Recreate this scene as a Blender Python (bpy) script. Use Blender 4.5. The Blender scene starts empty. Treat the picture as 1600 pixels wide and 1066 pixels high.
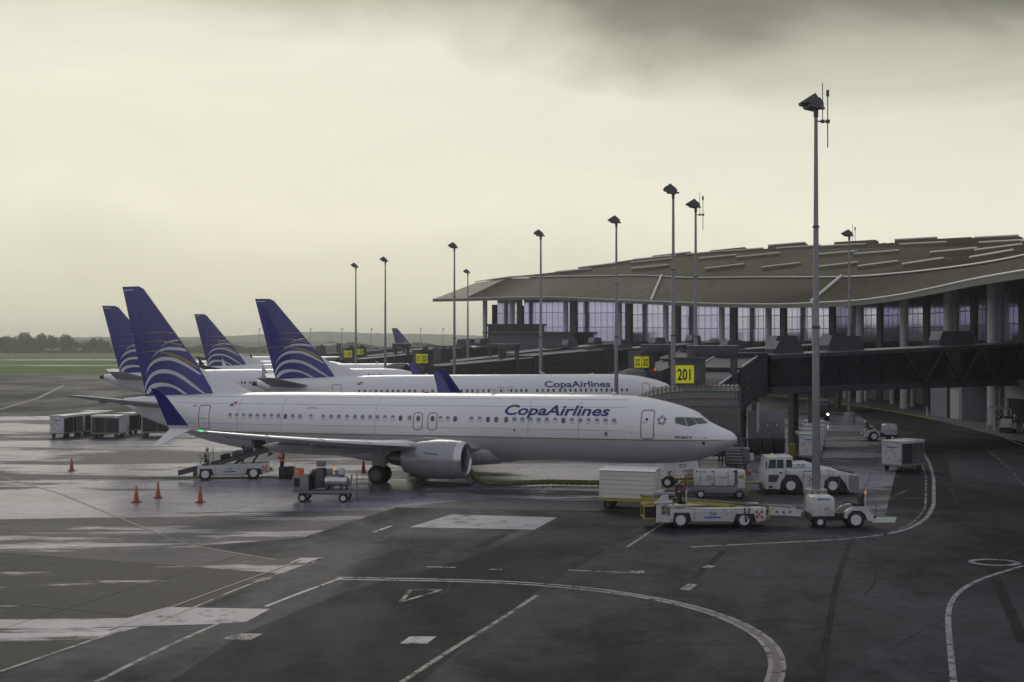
import bpy, bmesh, math, random
from mathutils import Vector, Matrix
R=math.radians
random.seed(7)
S=bpy.context.scene
C=S.collection
# ------------------------------------------------------------------ camera, sky, sun, exposure
FX,HZ,EYE=1854.0,535.0,8.55          # focal length (px of a 1600 px wide frame), horizon row, eye height (m)
cd=bpy.data.cameras.new('camera'); cam=bpy.data.objects.new('camera',cd); C.objects.link(cam)
cam.location=(0,0,EYE); cam.rotation_euler=(R(90)+math.atan(2/FX),0,0)
cd.sensor_width=36; cd.lens=FX/1600*36; cd.clip_start=.5; cd.clip_end=9000
S.camera=cam
def g(u,v,z=0.0):                    # point of the ground (or of a level z) that the camera sees at u,v
    Y=FX*(EYE-z)/(v-HZ); return ((u-800)/FX*Y,Y)
SUN_EL,SUN_AZ=R(32),R(-12)           # sun behind the cloud, ahead of the camera
W=bpy.data.worlds.new('World'); S.world=W; W.use_nodes=True
nt=W.node_tree; N=nt.nodes; L=nt.links; N.clear()
def nd(t,**k):
    n=N.new(t)
    for a,b in k.items(): setattr(n,a,b)
    return n
sky=nd('ShaderNodeTexSky',sky_type='NISHITA',sun_disc=False); sky.sun_elevation=SUN_EL; sky.sun_rotation=SUN_AZ
sky.dust_density=3; sky.air_density=1.2
tc=nd('ShaderNodeTexCoord'); sep=nd('ShaderNodeSeparateXYZ'); L.new(tc.outputs['Generated'],sep.inputs[0])
# cloud deck: height in the sky (z of the unit direction) bent by noise
mp=nd('ShaderNodeMapping'); mp.inputs['Scale'].default_value=(1.5,1.5,4.2); mp.inputs['Location'].default_value=(.37,.1,.2); L.new(tc.outputs['Generated'],mp.inputs[0])
nz=nd('ShaderNodeTexNoise'); nz.inputs['Scale'].default_value=1.9; nz.inputs['Detail'].default_value=6; nz.inputs['Roughness'].default_value=.5; nz.inputs['Distortion'].default_value=.5; L.new(mp.outputs[0],nz.inputs['Vector'])
def mth(op,a,b,c=None,cl=False):
    n=nd('ShaderNodeMath',operation=op,use_clamp=cl)
    for i,x in enumerate((a,b,c)):
        if x is None: continue
        if isinstance(x,(int,float)): n.inputs[i].default_value=x
        else: L.new(x,n.inputs[i])
    return n.outputs[0]
# more cloud to the right of the frame, darkest well above the horizon
hx=mth('MULTIPLY',sep.outputs['X'],.07)
h=mth('ADD',mth('ADD',sep.outputs['Z'],mth('MULTIPLY',mth('SUBTRACT',nz.outputs['Fac'],.5),.15)),hx)
ramp=nd('ShaderNodeValToRGB'); L.new(h,ramp.inputs[0]); cr=ramp.color_ramp
stops=[(0.0,(.69,.675,.54)),(.05,(.765,.75,.605)),(.11,(.86,.84,.69)),(.215,(.81,.795,.66)),(.252,(.52,.51,.41)),(.275,(.25,.245,.195)),(.30,(.13,.125,.105)),(.5,(.36,.365,.39)),(1,(.40,.41,.46))]
while len(cr.elements)<len(stops): cr.elements.new(.5)
for e,(p,c) in zip(cr.elements,stops): e.position=p; e.color=(*c,1)
# away from the glow (behind the camera) the same overcast is cooler
cool=nd('ShaderNodeMix',data_type='RGBA'); cool.inputs['B'].default_value=(.44,.445,.50,1)
mp2=nd('ShaderNodeMapping'); mp2.inputs['Scale'].default_value=(1.4,1.4,3.5); mp2.inputs['Rotation'].default_value=(.25,0,.3); L.new(tc.outputs['Generated'],mp2.inputs[0])
nz2=nd('ShaderNodeTexNoise'); nz2.inputs['Scale'].default_value=2.4; nz2.inputs['Detail'].default_value=7; nz2.inputs['Roughness'].default_value=.55; nz2.inputs['Distortion'].default_value=.8; L.new(mp2.outputs[0],nz2.inputs['Vector'])
mr2=nd('ShaderNodeMapRange'); mr2.inputs['From Min'].default_value=.3; mr2.inputs['From Max'].default_value=.7; mr2.inputs['To Min'].default_value=.94; mr2.inputs['To Max'].default_value=1.06; L.new(nz2.outputs['Fac'],mr2.inputs['Value'])
tex=nd('ShaderNodeVectorMath',operation='SCALE'); L.new(ramp.outputs[0],tex.inputs[0]); L.new(mr2.outputs[0],tex.inputs['Scale'])
L.new(tex.outputs[0],cool.inputs['A']); mr=nd('ShaderNodeMapRange'); mr.inputs['From Min'].default_value=.45; mr.inputs['From Max'].default_value=-.5
L.new(sep.outputs['Y'],mr.inputs['Value']); L.new(mr.outputs[0],cool.inputs['Factor'])
b1=nd('ShaderNodeBackground'); b1.inputs['Strength'].default_value=.05; L.new(sky.outputs[0],b1.inputs[0])
b2=nd('ShaderNodeBackground'); b2.inputs['Strength'].default_value=1.0; L.new(cool.outputs['Result'],b2.inputs[0])
mx=nd('ShaderNodeMixShader'); mx.inputs[0].default_value=.93; L.new(b1.outputs[0],mx.inputs[1]); L.new(b2.outputs[0],mx.inputs[2])
wo=nd('ShaderNodeOutputWorld'); L.new(mx.outputs[0],wo.inputs['Surface'])
sl=bpy.data.lights.new('sun','SUN'); sl.energy=.55; sl.angle=R(22); sl.color=(1,.95,.84)
so=bpy.data.objects.new('sun',sl); C.objects.link(so)
d=Vector((math.sin(SUN_AZ)*math.cos(SUN_EL),math.cos(SUN_AZ)*math.cos(SUN_EL),math.sin(SUN_EL)))
so.rotation_euler=d.to_track_quat('Z','Y').to_euler(); so.location=(0,0,60)
VS=S.view_settings; VS.view_transform='Standard'; VS.look='None'; VS.gamma=1; VS.use_curve_mapping=False; VS.exposure=0.0
cy=S.cycles; cy.use_denoising=True; cy.max_bounces=6; cy.diffuse_bounces=3; cy.glossy_bounces=3; cy.volume_bounces=2; cy.transparent_max_bounces=8

# ------------------------------------------------------------------ materials
MATS={}
def mat(name,col,rough=.5,metal=0,var=.12,scale=3,bump=0,spec=.5,emit=0,coat=0,dirt=None,dscale=1.2,damt=.35,rvar=.0,stretch=None,randobj=0,bscale=None):
    if name in MATS: return MATS[name]
    m=bpy.data.materials.new(name); m.use_nodes=True; t=m.node_tree; n=t.nodes; l=t.links
    p=n['Principled BSDF']; p.inputs['Roughness'].default_value=rough; p.inputs['Metallic'].default_value=metal
    p.inputs['Specular IOR Level'].default_value=spec; p.inputs['Coat Weight'].default_value=coat
    co=n.new('ShaderNodeTexCoord'); vec=co.outputs['Object']
    if stretch:
        mpn=n.new('ShaderNodeMapping'); mpn.inputs['Scale'].default_value=stretch; l.new(vec,mpn.inputs[0]); vec=mpn.outputs[0]
    nz=n.new('ShaderNodeTexNoise'); nz.inputs['Scale'].default_value=scale; nz.inputs['Detail'].default_value=5; nz.inputs['Roughness'].default_value=.6; l.new(vec,nz.inputs['Vector'])
    r=n.new('ShaderNodeValToRGB'); l.new(nz.outputs['Fac'],r.inputs[0])
    r.color_ramp.elements[0].position=.3; r.color_ramp.elements[1].position=.7
    r.color_ramp.elements[0].color=(*[c*(1-var) for c in col],1); r.color_ramp.elements[1].color=(*[min(1,c*(1+var)) for c in col],1)
    out=r.outputs[0]
    if dirt:
        n2=n.new('ShaderNodeTexNoise'); n2.inputs['Scale'].default_value=dscale; n2.inputs['Detail'].default_value=7; n2.inputs['Roughness'].default_value=.7; l.new(vec,n2.inputs['Vector'])
        r2=n.new('ShaderNodeValToRGB'); l.new(n2.outputs['Fac'],r2.inputs[0]); r2.color_ramp.elements[0].position=.5; r2.color_ramp.elements[1].position=.72
        r2.color_ramp.elements[1].color=(damt,damt,damt,1)
        mxn=n.new('ShaderNodeMix'); mxn.data_type='RGBA'; l.new(r2.outputs[0],mxn.inputs['Factor']); l.new(out,mxn.inputs['A']); mxn.inputs['B'].default_value=(*dirt,1); out=mxn.outputs['Result']
    if randobj:
        oi=n.new('ShaderNodeObjectInfo'); mr=n.new('ShaderNodeMapRange'); mr.inputs['To Min'].default_value=1-randobj; mr.inputs['To Max'].default_value=1+randobj; l.new(oi.outputs['Random'],mr.inputs['Value'])
        vm=n.new('ShaderNodeVectorMath'); vm.operation='SCALE'; l.new(out,vm.inputs[0]); l.new(mr.outputs[0],vm.inputs['Scale']); out=vm.outputs[0]
    l.new(out,p.inputs['Base Color'])
    if rvar:
        mr=n.new('ShaderNodeMapRange'); mr.inputs['To Min'].default_value=max(.03,rough-rvar); mr.inputs['To Max'].default_value=rough+rvar; mr.inputs['From Min'].default_value=.3; mr.inputs['From Max'].default_value=.7
        l.new(nz.outputs['Fac'],mr.inputs['Value']); l.new(mr.outputs[0],p.inputs['Roughness'])
    if bump:
        b=n.new('ShaderNodeBump'); b.inputs['Strength'].default_value=bump; b.inputs['Distance'].default_value=.02
        if bscale:
            n3=n.new('ShaderNodeTexNoise'); n3.inputs['Scale'].default_value=bscale; n3.inputs['Detail'].default_value=3; l.new(vec,n3.inputs['Vector']); l.new(n3.outputs['Fac'],b.inputs['Height'])
        else: l.new(nz.outputs['Fac'],b.inputs['Height'])
        l.new(b.outputs[0],p.inputs['Normal'])
    if emit: p.inputs['Emission Color'].default_value=(*col,1); p.inputs['Emission Strength'].default_value=emit
    MATS[name]=m; return m
def wet(name,pale_tone,dark_tone,patch,rd,rw,thr=.5,sc=(.5,1,1),spec=.5,grain=.2,rspec=None,edge=.03,brk=.45,fg=.3):
    """rained-on paving: large damp and pale patches (on concrete the pale colour paints wet sheen), water film where the roughness is low"""
    m=bpy.data.materials.new(name); m.use_nodes=True; t=m.node_tree; n=t.nodes; l=t.links
    p=n['Principled BSDF']; co=n.new('ShaderNodeTexCoord'); geo=n.new('ShaderNodeNewGeometry'); vec=geo.outputs['Position']
    def noise(s,d,r,dist=0,sc=(1,1,1)):
        mpn=n.new('ShaderNodeMapping'); mpn.inputs['Scale'].default_value=sc; mpn.inputs['Rotation'].default_value=(0,0,R(5)); l.new(vec,mpn.inputs[0])
        q=n.new('ShaderNodeTexNoise'); q.inputs['Scale'].default_value=s; q.inputs['Detail'].default_value=d; q.inputs['Roughness'].default_value=r; q.inputs['Distortion'].default_value=dist; l.new(mpn.outputs[0],q.inputs['Vector']); return q.outputs['Fac']
    big=noise(patch,7,.62,.6,sc); mid=noise(patch*5,6,.7,0,sc); fine=noise(9,4,.7)
    def rng(a,f0,f1,t0,t1):
        q=n.new('ShaderNodeMapRange'); q.inputs['From Min'].default_value=f0; q.inputs['From Max'].default_value=f1; q.inputs['To Min'].default_value=t0; q.inputs['To Max'].default_value=t1; l.new(a,q.inputs['Value']); return q.outputs[0]
    def mm(op,a,b):
        q=n.new('ShaderNodeMath'); q.operation=op
        for i,x in enumerate((a,b)):
            if isinstance(x,(int,float)): q.inputs[i].default_value=x
            else: l.new(x,q.inputs[i])
        return q.outputs[0]
    w=rng(mm('ADD',big,mm('MULTIPLY',mm('SUBTRACT',mid,.5),brk)),thr-edge,thr+edge,0,1)   # 1 = dark patch
    mxn=n.new('ShaderNodeMix'); mxn.data_type='RGBA'; l.new(w,mxn.inputs['Factor']); mxn.inputs['A'].default_value=(*pale_tone,1); mxn.inputs['B'].default_value=(*dark_tone,1)
    oi=n.new('ShaderNodeObjectInfo')
    gr=noise(1.7,9,.82,.3,(.7,1,1)); k=mm('MULTIPLY',mm('MULTIPLY',mm('MULTIPLY',rng(mid,.3,.7,.6,1.4),rng(gr,.36,.64,1-grain,1+grain)),rng(fine,.3,.7,1-fg,1+fg)),rng(oi.outputs['Random'],0,1,.88,1.12))
    vm=n.new('ShaderNodeVectorMath'); vm.operation='SCALE'; l.new(mxn.outputs['Result'],vm.inputs[0]); l.new(k,vm.inputs['Scale']); l.new(vm.outputs[0],p.inputs['Base Color'])
    l.new(mm('ADD',rng(w,0,1,rd,rw),mm('MULTIPLY',mm('SUBTRACT',fine,.5),.3*fg)),p.inputs['Roughness'])
    p.inputs['Specular IOR Level'].default_value=spec
    if rspec: l.new(rng(w,0,1,rspec,spec),p.inputs['Specular IOR Level'])
    b=n.new('ShaderNodeBump'); b.inputs['Distance'].default_value=.02; b.inputs['Strength'].default_value=.25; l.new(fine,b.inputs['Height']); l.new(b.outputs[0],p.inputs['Normal'])
    MATS[name]=m; return m
def paint(name,col,wear=.5,rough=.45,scale=2.2):
    """road paint worn through to the paving: the gaps in the paint are real holes in its coverage"""
    m=bpy.data.materials.new(name); m.use_nodes=True; t=m.node_tree; n=t.nodes; l=t.links
    p=n['Principled BSDF']; p.inputs['Roughness'].default_value=rough
    geo=n.new('ShaderNodeNewGeometry'); q=n.new('ShaderNodeTexNoise'); q.inputs['Scale'].default_value=scale; q.inputs['Detail'].default_value=9; q.inputs['Roughness'].default_value=.75; l.new(geo.outputs['Position'],q.inputs['Vector'])
    r=n.new('ShaderNodeValToRGB'); l.new(q.outputs['Fac'],r.inputs[0]); r.color_ramp.elements[0].position=wear-.12; r.color_ramp.elements[1].position=wear+.02
    r.color_ramp.elements[0].color=(.12,.12,.12,1)
    l.new(r.outputs[0],p.inputs['Alpha'])
    q2=n.new('ShaderNodeTexNoise'); q2.inputs['Scale'].default_value=.5; q2.inputs['Detail'].default_value=5; l.new(geo.outputs['Position'],q2.inputs['Vector'])
    mr=n.new('ShaderNodeMapRange'); mr.inputs['From Min'].default_value=.3; mr.inputs['From Max'].default_value=.7; mr.inputs['To Min'].default_value=.7; mr.inputs['To Max'].default_value=1.15; l.new(q2.outputs['Fac'],mr.inputs['Value'])
    vm=n.new('ShaderNodeVectorMath'); vm.operation='SCALE'; vm.inputs[0].default_value=col; l.new(mr.outputs[0],vm.inputs['Scale']); l.new(vm.outputs[0],p.inputs['Base Color'])
    MATS[name]=m; return m

# ------------------------------------------------------------------ mesh helpers
class MB:
    def __init__(s): s.v=[]; s.f=[]
    def add(s,vs,fs):
        o=len(s.v); s.v+= [tuple(p) for p in vs]; s.f+=[tuple(i+o for i in f) for f in fs]; return s
    def box(s,c,d,rz=0,ry=0,rx=0,taper=1):
        hx,hy,hz=d[0]/2,d[1]/2,d[2]/2
        vs=[Vector((x*hx*(taper if z>0 else 1),y*hy*(taper if z>0 else 1),z*hz)) for z in(-1,1) for y in(-1,1) for x in(-1,1)]
        if rz or ry or rx:
            m=Matrix.Rotation(rz,3,'Z')@Matrix.Rotation(ry,3,'Y')@Matrix.Rotation(rx,3,'X'); vs=[m@v for v in vs]
        c=Vector(c)
        return s.add([v+c for v in vs],[(0,2,3,1),(4,5,7,6),(0,1,5,4),(2,6,7,3),(0,4,6,2),(1,3,7,5)])
    def bb(s,x0,x1,y0,y1,z0,z1): return s.box(((x0+x1)/2,(y0+y1)/2,(z0+z1)/2),(x1-x0,y1-y0,z1-z0))
    def cyl(s,p0,p1,r0,r1=None,n=12,cap=True):
        r1=r0 if r1 is None else r1; p0=Vector(p0); p1=Vector(p1); a=(p1-p0).normalized()
        t=Vector((0,0,1)) if abs(a.z)<.9 else Vector((1,0,0)); u=a.cross(t).normalized(); w=a.cross(u)
        vs=[]
        for p,r in((p0,r0),(p1,r1)):
            vs+=[p+u*math.cos(k*2*math.pi/n)*r+w*math.sin(k*2*math.pi/n)*r for k in range(n)]
        fs=[(k,(k+1)%n,n+(k+1)%n,n+k) for k in range(n)]
        if cap: fs+=[tuple(range(n-1,-1,-1)),tuple(range(n,2*n))]
        return s.add(vs,fs)
    def tube(s,pts,r,n=8):
        for a,b in zip(pts,pts[1:]): s.cyl(a,b,r,r,n)
        return s
    def sweep(s,pts,r,n=10):
        pts=[Vector(p) for p in pts]; rings=[]
        for i,p in enumerate(pts):
            a=(pts[min(i+1,len(pts)-1)]-pts[max(i-1,0)]).normalized(); t=Vector((0,0,1)) if abs(a.z)<.9 else Vector((1,0,0)); u=a.cross(t).normalized(); w=a.cross(u)
            rr=r(i) if callable(r) else r
            rings.append([p+u*math.cos(k*2*math.pi/n)*rr+w*math.sin(k*2*math.pi/n)*rr for k in range(n)])
        return s.loft(rings)
    def lathe(s,prof,c=(0,0,0),axis='x',n=24,closed=False):     # prof: (along, radius)
        rings=[]
        for a,r in prof:
            ring=[]
            for k in range(n):
                t=k*2*math.pi/n; y,z=r*math.cos(t),r*math.sin(t)
                ring.append({'x':(c[0]+a,c[1]+y,c[2]+z),'y':(c[0]+y,c[1]+a,c[2]+z),'z':(c[0]+y,c[1]+z,c[2]+a)}[axis])
            rings.append(ring)
        return s.loft(rings,caps=not closed)
    def loft(s,rings,caps=True,wrap=True):
        n=len(rings[0]); vs=[p for r in rings for p in r]; fs=[]
        for i in range(len(rings)-1):
            for k in range(n if wrap else n-1):
                a=i*n+k; b=i*n+(k+1)%n; fs.append((a,b,b+n,a+n))
        if caps: fs+=[tuple(range(n-1,-1,-1)),tuple(range((len(rings)-1)*n,len(rings)*n))]
        return s.add(vs,fs)
    def prism(s,poly,axis,a0,a1):                               # poly in the other two axes
        def P(p,a): return {'y':(p[0],a,p[1]),'x':(a,p[0],p[1]),'z':(p[0],p[1],a)}[axis]
        n=len(poly); vs=[P(p,a0) for p in poly]+[P(p,a1) for p in poly]
        return s.add(vs,[tuple(range(n)),tuple(range(2*n-1,n-1,-1))]+[(k,n+k,n+(k+1)%n,(k+1)%n) for k in range(n)])
    def build(s,name,m,parent=None,smooth=False,kind=None,label=None,angle=40,bevel=0):
        me=bpy.data.meshes.new(name); me.from_pydata(s.v,[],s.f); me.validate()
        bm=bmesh.new(); bm.from_mesh(me); bmesh.ops.recalc_face_normals(bm,faces=bm.faces)
        if bevel:
            es=[e for e in bm.edges if len(e.link_faces)==2 and e.calc_face_angle(0)>R(35)]
            bmesh.ops.bevel(bm,geom=es,offset=bevel,segments=2,affect='EDGES',profile=.5,clamp_overlap=True)
        bm.to_mesh(me); bm.free()
        me.materials.append(m)
        if smooth or bevel:
            me.shade_smooth() if hasattr(me,'shade_smooth') else None
            try: me.set_sharp_from_angle(angle=R(angle))
            except Exception: pass
        o=bpy.data.objects.new(name,me); C.objects.link(o)
        if parent: o.parent=parent
        if kind: o['kind']=kind
        if label: o['label']=label
        return o
def tag(o,label,cat,group=None):
    o['label']=label; o['category']=cat
    if group: o['group']=group
    return o
def thing(name,label,cat,loc=(0,0,0),rz=0,group=None):
    o=bpy.data.objects.new(name,None); o.empty_display_size=.3; C.objects.link(o); o.location=loc; o.rotation_euler=(0,0,rz)
    return tag(o,label,cat,group)
KIDS={}
def dup(root,loc,rz,label,group=None):
    kids={}
    for o in C.objects:
        if o.parent: kids.setdefault(o.parent.name,[]).append(o)
    def cp(o,par):
        c=o.copy(); C.objects.link(c)
        if par: c.parent=par
        for k in kids.get(o.name,[]): cp(k,c)
        return c
    r=cp(root,None); r.location=loc; r.rotation_euler=(0,0,rz); r['label']=label
    if group: r['group']=group
    return r
def textmesh(s,size,shear=0,bold=0,align='CENTER',spacing=1):
    cu=bpy.data.curves.new('lettering','FONT'); cu.body=s; cu.size=size; cu.shear=shear; cu.offset=bold; cu.align_x=align; cu.space_character=spacing; cu.fill_mode='FRONT'; cu.resolution_u=3
    o=bpy.data.objects.new('lettering',cu); C.objects.link(o)
    me=bpy.data.meshes.new_from_object(o); bpy.data.objects.remove(o); bpy.data.curves.remove(cu); return me
def text(s,size,m,parent,fn,name='lettering',shear=0,bold=0,cut=0,width=None,align='CENTER',label=None):
    me=textmesh(s,size,shear,bold,align); bm=bmesh.new(); bm.from_mesh(me)
    if width:
        xs=[v.co.x for v in bm.verts]; k=width/(max(xs)-min(xs)); off=min(xs) if align=='LEFT' else 0
        for v in bm.verts: v.co.x=(v.co.x-off)*k
    if cut:
        ys=[v.co.y for v in bm.verts]; y=min(ys)+cut
        while y<max(ys):
            bmesh.ops.bisect_plane(bm,geom=bm.verts[:]+bm.edges[:]+bm.faces[:],plane_co=(0,y,0),plane_no=(0,1,0)); y+=cut
    for v in bm.verts: v.co=Vector(fn(v.co.x,v.co.y))
    bm.to_mesh(me); bm.free(); me.materials.clear(); me.materials.append(m)
    o=bpy.data.objects.new(name,me); C.objects.link(o); o.parent=parent
    if label: o['label']=label
    return o
def interp(tab,x):
    if x>=tab[0][0]: return tab[0][1:]
    for a,b in zip(tab,tab[1:]):
        if x>=b[0]:
            t=(x-a[0])/(b[0]-a[0]); return tuple(p+(q-p)*t for p,q in zip(a[1:],b[1:]))
    return tab[-1][1:]
white=mat('white_paint',(.66,.66,.66),.32,var=.03,scale=.4,coat=.3)
hull=mat('hull_white',(.80,.80,.80),.26,var=.035,scale=.35,coat=.4,dirt=(.5,.49,.47),dscale=.7,damt=.14,stretch=(.25,1,1))
greyhull=mat('hull_grey',(.47,.47,.49),.34,var=.05,scale=.5,coat=.2,dirt=(.3,.29,.28),dscale=.8,damt=.3)
wingm=mat('wing_grey',(.36,.36,.36),.42,var=.08,scale=.6,dirt=(.2,.19,.18),damt=.4)
blue=mat('deep_blue_paint',(.026,.021,.20),.2,var=.12,scale=.4,coat=.5)
gold=mat('gold_paint',(.28,.22,.085),.4,var=.05)
arcw=mat('pale_grey_paint',(.6,.6,.62),.35,var=.04)
metal=mat('bare_metal',(.55,.55,.56),.28,metal=.9,var=.08)
dmetal=mat('dark_metal',(.09,.09,.095),.45,metal=.5,var=.2)
steel=mat('galvanised_steel',(.22,.225,.24),.45,metal=.4,var=.12,scale=4,dirt=(.1,.09,.08))
black=mat('black_rubber',(.016,.016,.017),.6,var=.3,scale=8)
dark=mat('dark_void',(.012,.012,.014),.5,var=.2)
seal=mat('seal_grey',(.16,.16,.17),.5,var=.1)
glass=mat('cockpit_glass',(.05,.06,.07),.06,var=.05,spec=.9)
shade=mat('window_shade',(.24,.26,.27),.4,var=.08)
navy=mat('navy_lettering',(.035,.025,.19),.35,var=.03)
yel=mat('yellow_paint',(.36,.31,.04),.45,var=.1,dirt=(.2,.17,.08))
orange=mat('orange_plastic',(.42,.085,.04),.45,var=.12,dirt=(.2,.07,.04),dscale=6)
red=mat('red_paint',(.42,.03,.03),.4,var=.1)

# ------------------------------------------------------------------ airliner
PROF=[(0.01,2.9,2.88,.01),(0,2.96,2.82,.08),(-.06,3.1,2.66,.26),(-.3,3.32,2.47,.52),(-.65,3.48,2.30,.78),(-1.28,3.76,1.98,1.12),(-1.62,3.94,1.85,1.26),(-1.9,4.16,1.76,1.36),(-2.2,4.42,1.67,1.45),(-2.55,4.59,1.61,1.53),(-3.05,4.77,1.53,1.62),(-4,5.04,1.46,1.74),(-5,5.24,1.41,1.81),(-6,5.36,1.38,1.85),(-7.5,5.44,1.36,1.88),(-28,5.46,1.36,1.88),(-30.4,5.44,1.43,1.84),(-32.6,5.40,1.70,1.74),(-34.9,5.33,2.08,1.55),(-38.2,5.2,3.0,1.05),(-40.2,5.1,3.56,.66),(-41.9,4.95,4.43,.26)]
def airliner(name,label,plug=0.0,detail=True,split=True,group='airliners parked at the gates'):
    """plug: metres taken out of the body, 1.57 ahead of the wing and 1.07 behind it"""
    a1=1.57*plug; a2=2.64*plug
    def sx(x): return x if x>-11 else (x+a1*min(1,(-11-x)/1.0) if x>-26 else x+a1+(a2-a1)*min(1,(-26-x)/1.0))   # long-body x -> this body's x
    PR=[(sx(q[0]),)+tuple(q[1:]) for q in PROF]
    def sec(x): return interp(PR,x)
    def fy(x,z):
        t,b,w=sec(x); c=(t+b)/2; h=(t-b)/2; q=min(.9999,abs((z-c)/h)); return w*math.sqrt(1-q*q)
    root=thing(name,label,'airliner',group=group)
    # body with a rounded section; the grey belly starts at the gold line
    xs=sorted({p[0] for p in PR}|{sx(-.15),-.45,-.95,-3.5}|{sx(-7.5-1.5*i) for i in range(14)}|{sx(-28-1.0*i) for i in range(14)},reverse=True)
    xs=[x for x in xs if x>=PR[-1][0]]
    rings=[]; LN=2.9; up,dn=13,11
    def smooth(x,i):                     # average neighbours: removes kinks of the table
        if -2.6<x or x<PR[-1][0]+.3: return sec(x)[i]
        return (sec(x)[i]*2+sec(x+.5)[i]+sec(x-.5)[i])/4
    for x in xs:
        t,b,w=(smooth(x,i) for i in range(3)); c=(t+b)/2; hh=(t-b)/2
        ln=max(min((LN-c)/hh,.9),-.93); pl=math.acos(ln); half=[pl*k/up for k in range(up+1)]+[pl+(math.pi-pl)*k/dn for k in range(1,dn+1)]
        ring=[(x,-w*math.sin(q),c+hh*math.cos(q)) for q in half]+[(x,w*math.sin(q),c+hh*math.cos(q)) for q in reversed(half[1:-1])]
        rings.append(ring)
    mb=MB().loft(rings); body=mb.build('fuselage',hull,root,smooth=True,angle=60)
    body.data.materials.append(greyhull); n=len(rings[0])
    for p in body.data.polygons:
        zc=p.center.z; t,b,w=sec(p.center.x)
        if zc<LN-.005 and p.center.x>PR[-1][0]+.2: p.material_index=1
    def rib(x0,x1,z0f,z1f,m,nm,off=.012,step=.4,side=(-1,),parent=body):
        b=MB(); k=max(1,int(abs(x1-x0)/step))
        for s in side:
            pts=[x0+(x1-x0)*i/k for i in range(k+1)]
            for a,c in zip(pts,pts[1:]):
                b.add([(x,s*(fy(x,z)+off),z) for x,z in((a,z0f(a)),(c,z0f(c)),(c,z1f(c)),(a,z1f(a)))],[(0,1,2,3)])
        return b.build(nm,m,parent)
    [rib(-.5,sx(-37),lambda x:2.875,lambda x:2.935,gold,'gold_line',side=(q,)) for q in(-1,1)]
    def qpatch(q,m,nm,off,parent,s,k=5):
        b=MB(); P_=lambda u,v:tuple((q[0][i]*(1-u)+q[1][i]*u)*(1-v)+(q[3][i]*(1-u)+q[2][i]*u)*v for i in(0,1))
        b.v=[(x,s*(fy(x,z)+off),z) for x,z in[P_(i/k,j/k) for j in range(k+1) for i in range(k+1)]]
        b.f=[(j*(k+1)+i,j*(k+1)+i+1,(j+1)*(k+1)+i+1,(j+1)*(k+1)+i) for j in range(k) for i in range(k)]
        return b.build(nm,m,parent)
    def patch(poly,m,nm,off=.012,parent=body,side=-1,label=None):
        b=MB(); b.add([(x,side*(fy(x,z)+off),z) for x,z in poly],[tuple(range(len(poly)))]); return b.build(nm,m,parent,label=label)
    def rr(x0,x1,z0,z1,r,k=4):
        pts=[]
        for cx,cz,a in((x1-r,z1-r,0),(x0+r,z1-r,90),(x0+r,z0+r,180),(x1-r,z0+r,270)):
            pts+=[(cx+r*math.cos(R(a+90*i/k)),cz+r*math.sin(R(a+90*i/k))) for i in range(k+1)]
        return pts
    def outline(x0,x1,z0,z1,r,wd,m,nm,off=.013,parent=body):
        o=rr(x0,x1,z0,z1,r,3); i=rr(x0+wd,x1-wd,z0+wd,z1-wd,max(.01,r-wd),3)
        def dense(p):                     # the long sides follow the barrel
            out=[]
            for a,b in zip(p,p[1:]+p[:1]):
                k=max(1,int(math.hypot(b[0]-a[0],b[1]-a[1])/.16)); k=min(k,12)
                out+=[(a[0]+(b[0]-a[0])*j/k,a[1]+(b[1]-a[1])*j/k) for j in range(k)]
            return out
        b=MB(); 
        for (p,q),(p2,q2) in zip(zip(o,i),zip(o[1:]+o[:1],i[1:]+i[:1])):
            k=max(1,min(12,int(math.hypot(p2[0]-p[0],p2[1]-p[1])/.16)))
            for j in range(k):
                t0,t1=j/k,(j+1)/k
                c=[(p[0]+(p2[0]-p[0])*t0,p[1]+(p2[1]-p[1])*t0),(p[0]+(p2[0]-p[0])*t1,p[1]+(p2[1]-p[1])*t1),(q[0]+(q2[0]-q[0])*t1,q[1]+(q2[1]-q[1])*t1),(q[0]+(q2[0]-q[0])*t0,q[1]+(q2[1]-q[1])*t0)]
                b.add([(x,-(fy(x,z)+off),z) for x,z in c],[(0,1,2,3)])
        return b.build(nm,m,parent)
    # cockpit windows (three a side)
    cw=[[(-3.27,4.18),(-2.83,4.19),(-2.64,3.75),(-3.24,3.90)],[(-2.75,4.18),(-2.36,4.16),(-2.12,3.84),(-2.54,3.72)],[(-2.29,4.15),(-1.93,4.13),(-1.60,3.85),(-2.05,3.84)]]
    for s in(-1,1):
        for q in cw:
            cx=sum(p[0] for p in q)/4; cz=sum(p[1] for p in q)/4
            f=qpatch([(cx+(x-cx)*1.1,cz+(z-cz)*1.12) for x,z in q],seal,'cockpit_window_frame',.015,body,s)
            qpatch(q,glass,'cockpit_window',.024,f,s)
    # cabin windows
    W1=[-6.77-.508*i for i in range(14)]+[-14.0,-14.53,-15.06,-15.6]+[-16.65,-17.14,-17.61,-18.13,-19.08,-19.66,-20.26,-20.79,-21.33,-21.84,-22.34,-22.86,-23.38,-23.93,-24.51,-25.05,-25.61,-26.5]+[-27.27-.52*i for i in range(11)]
    darkw={-14.0,-14.53,-16.65,-18.13,-19.08,-20.26}
    wi=MB(); ro=MB(); wd=[]
    pane_me=None
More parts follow.
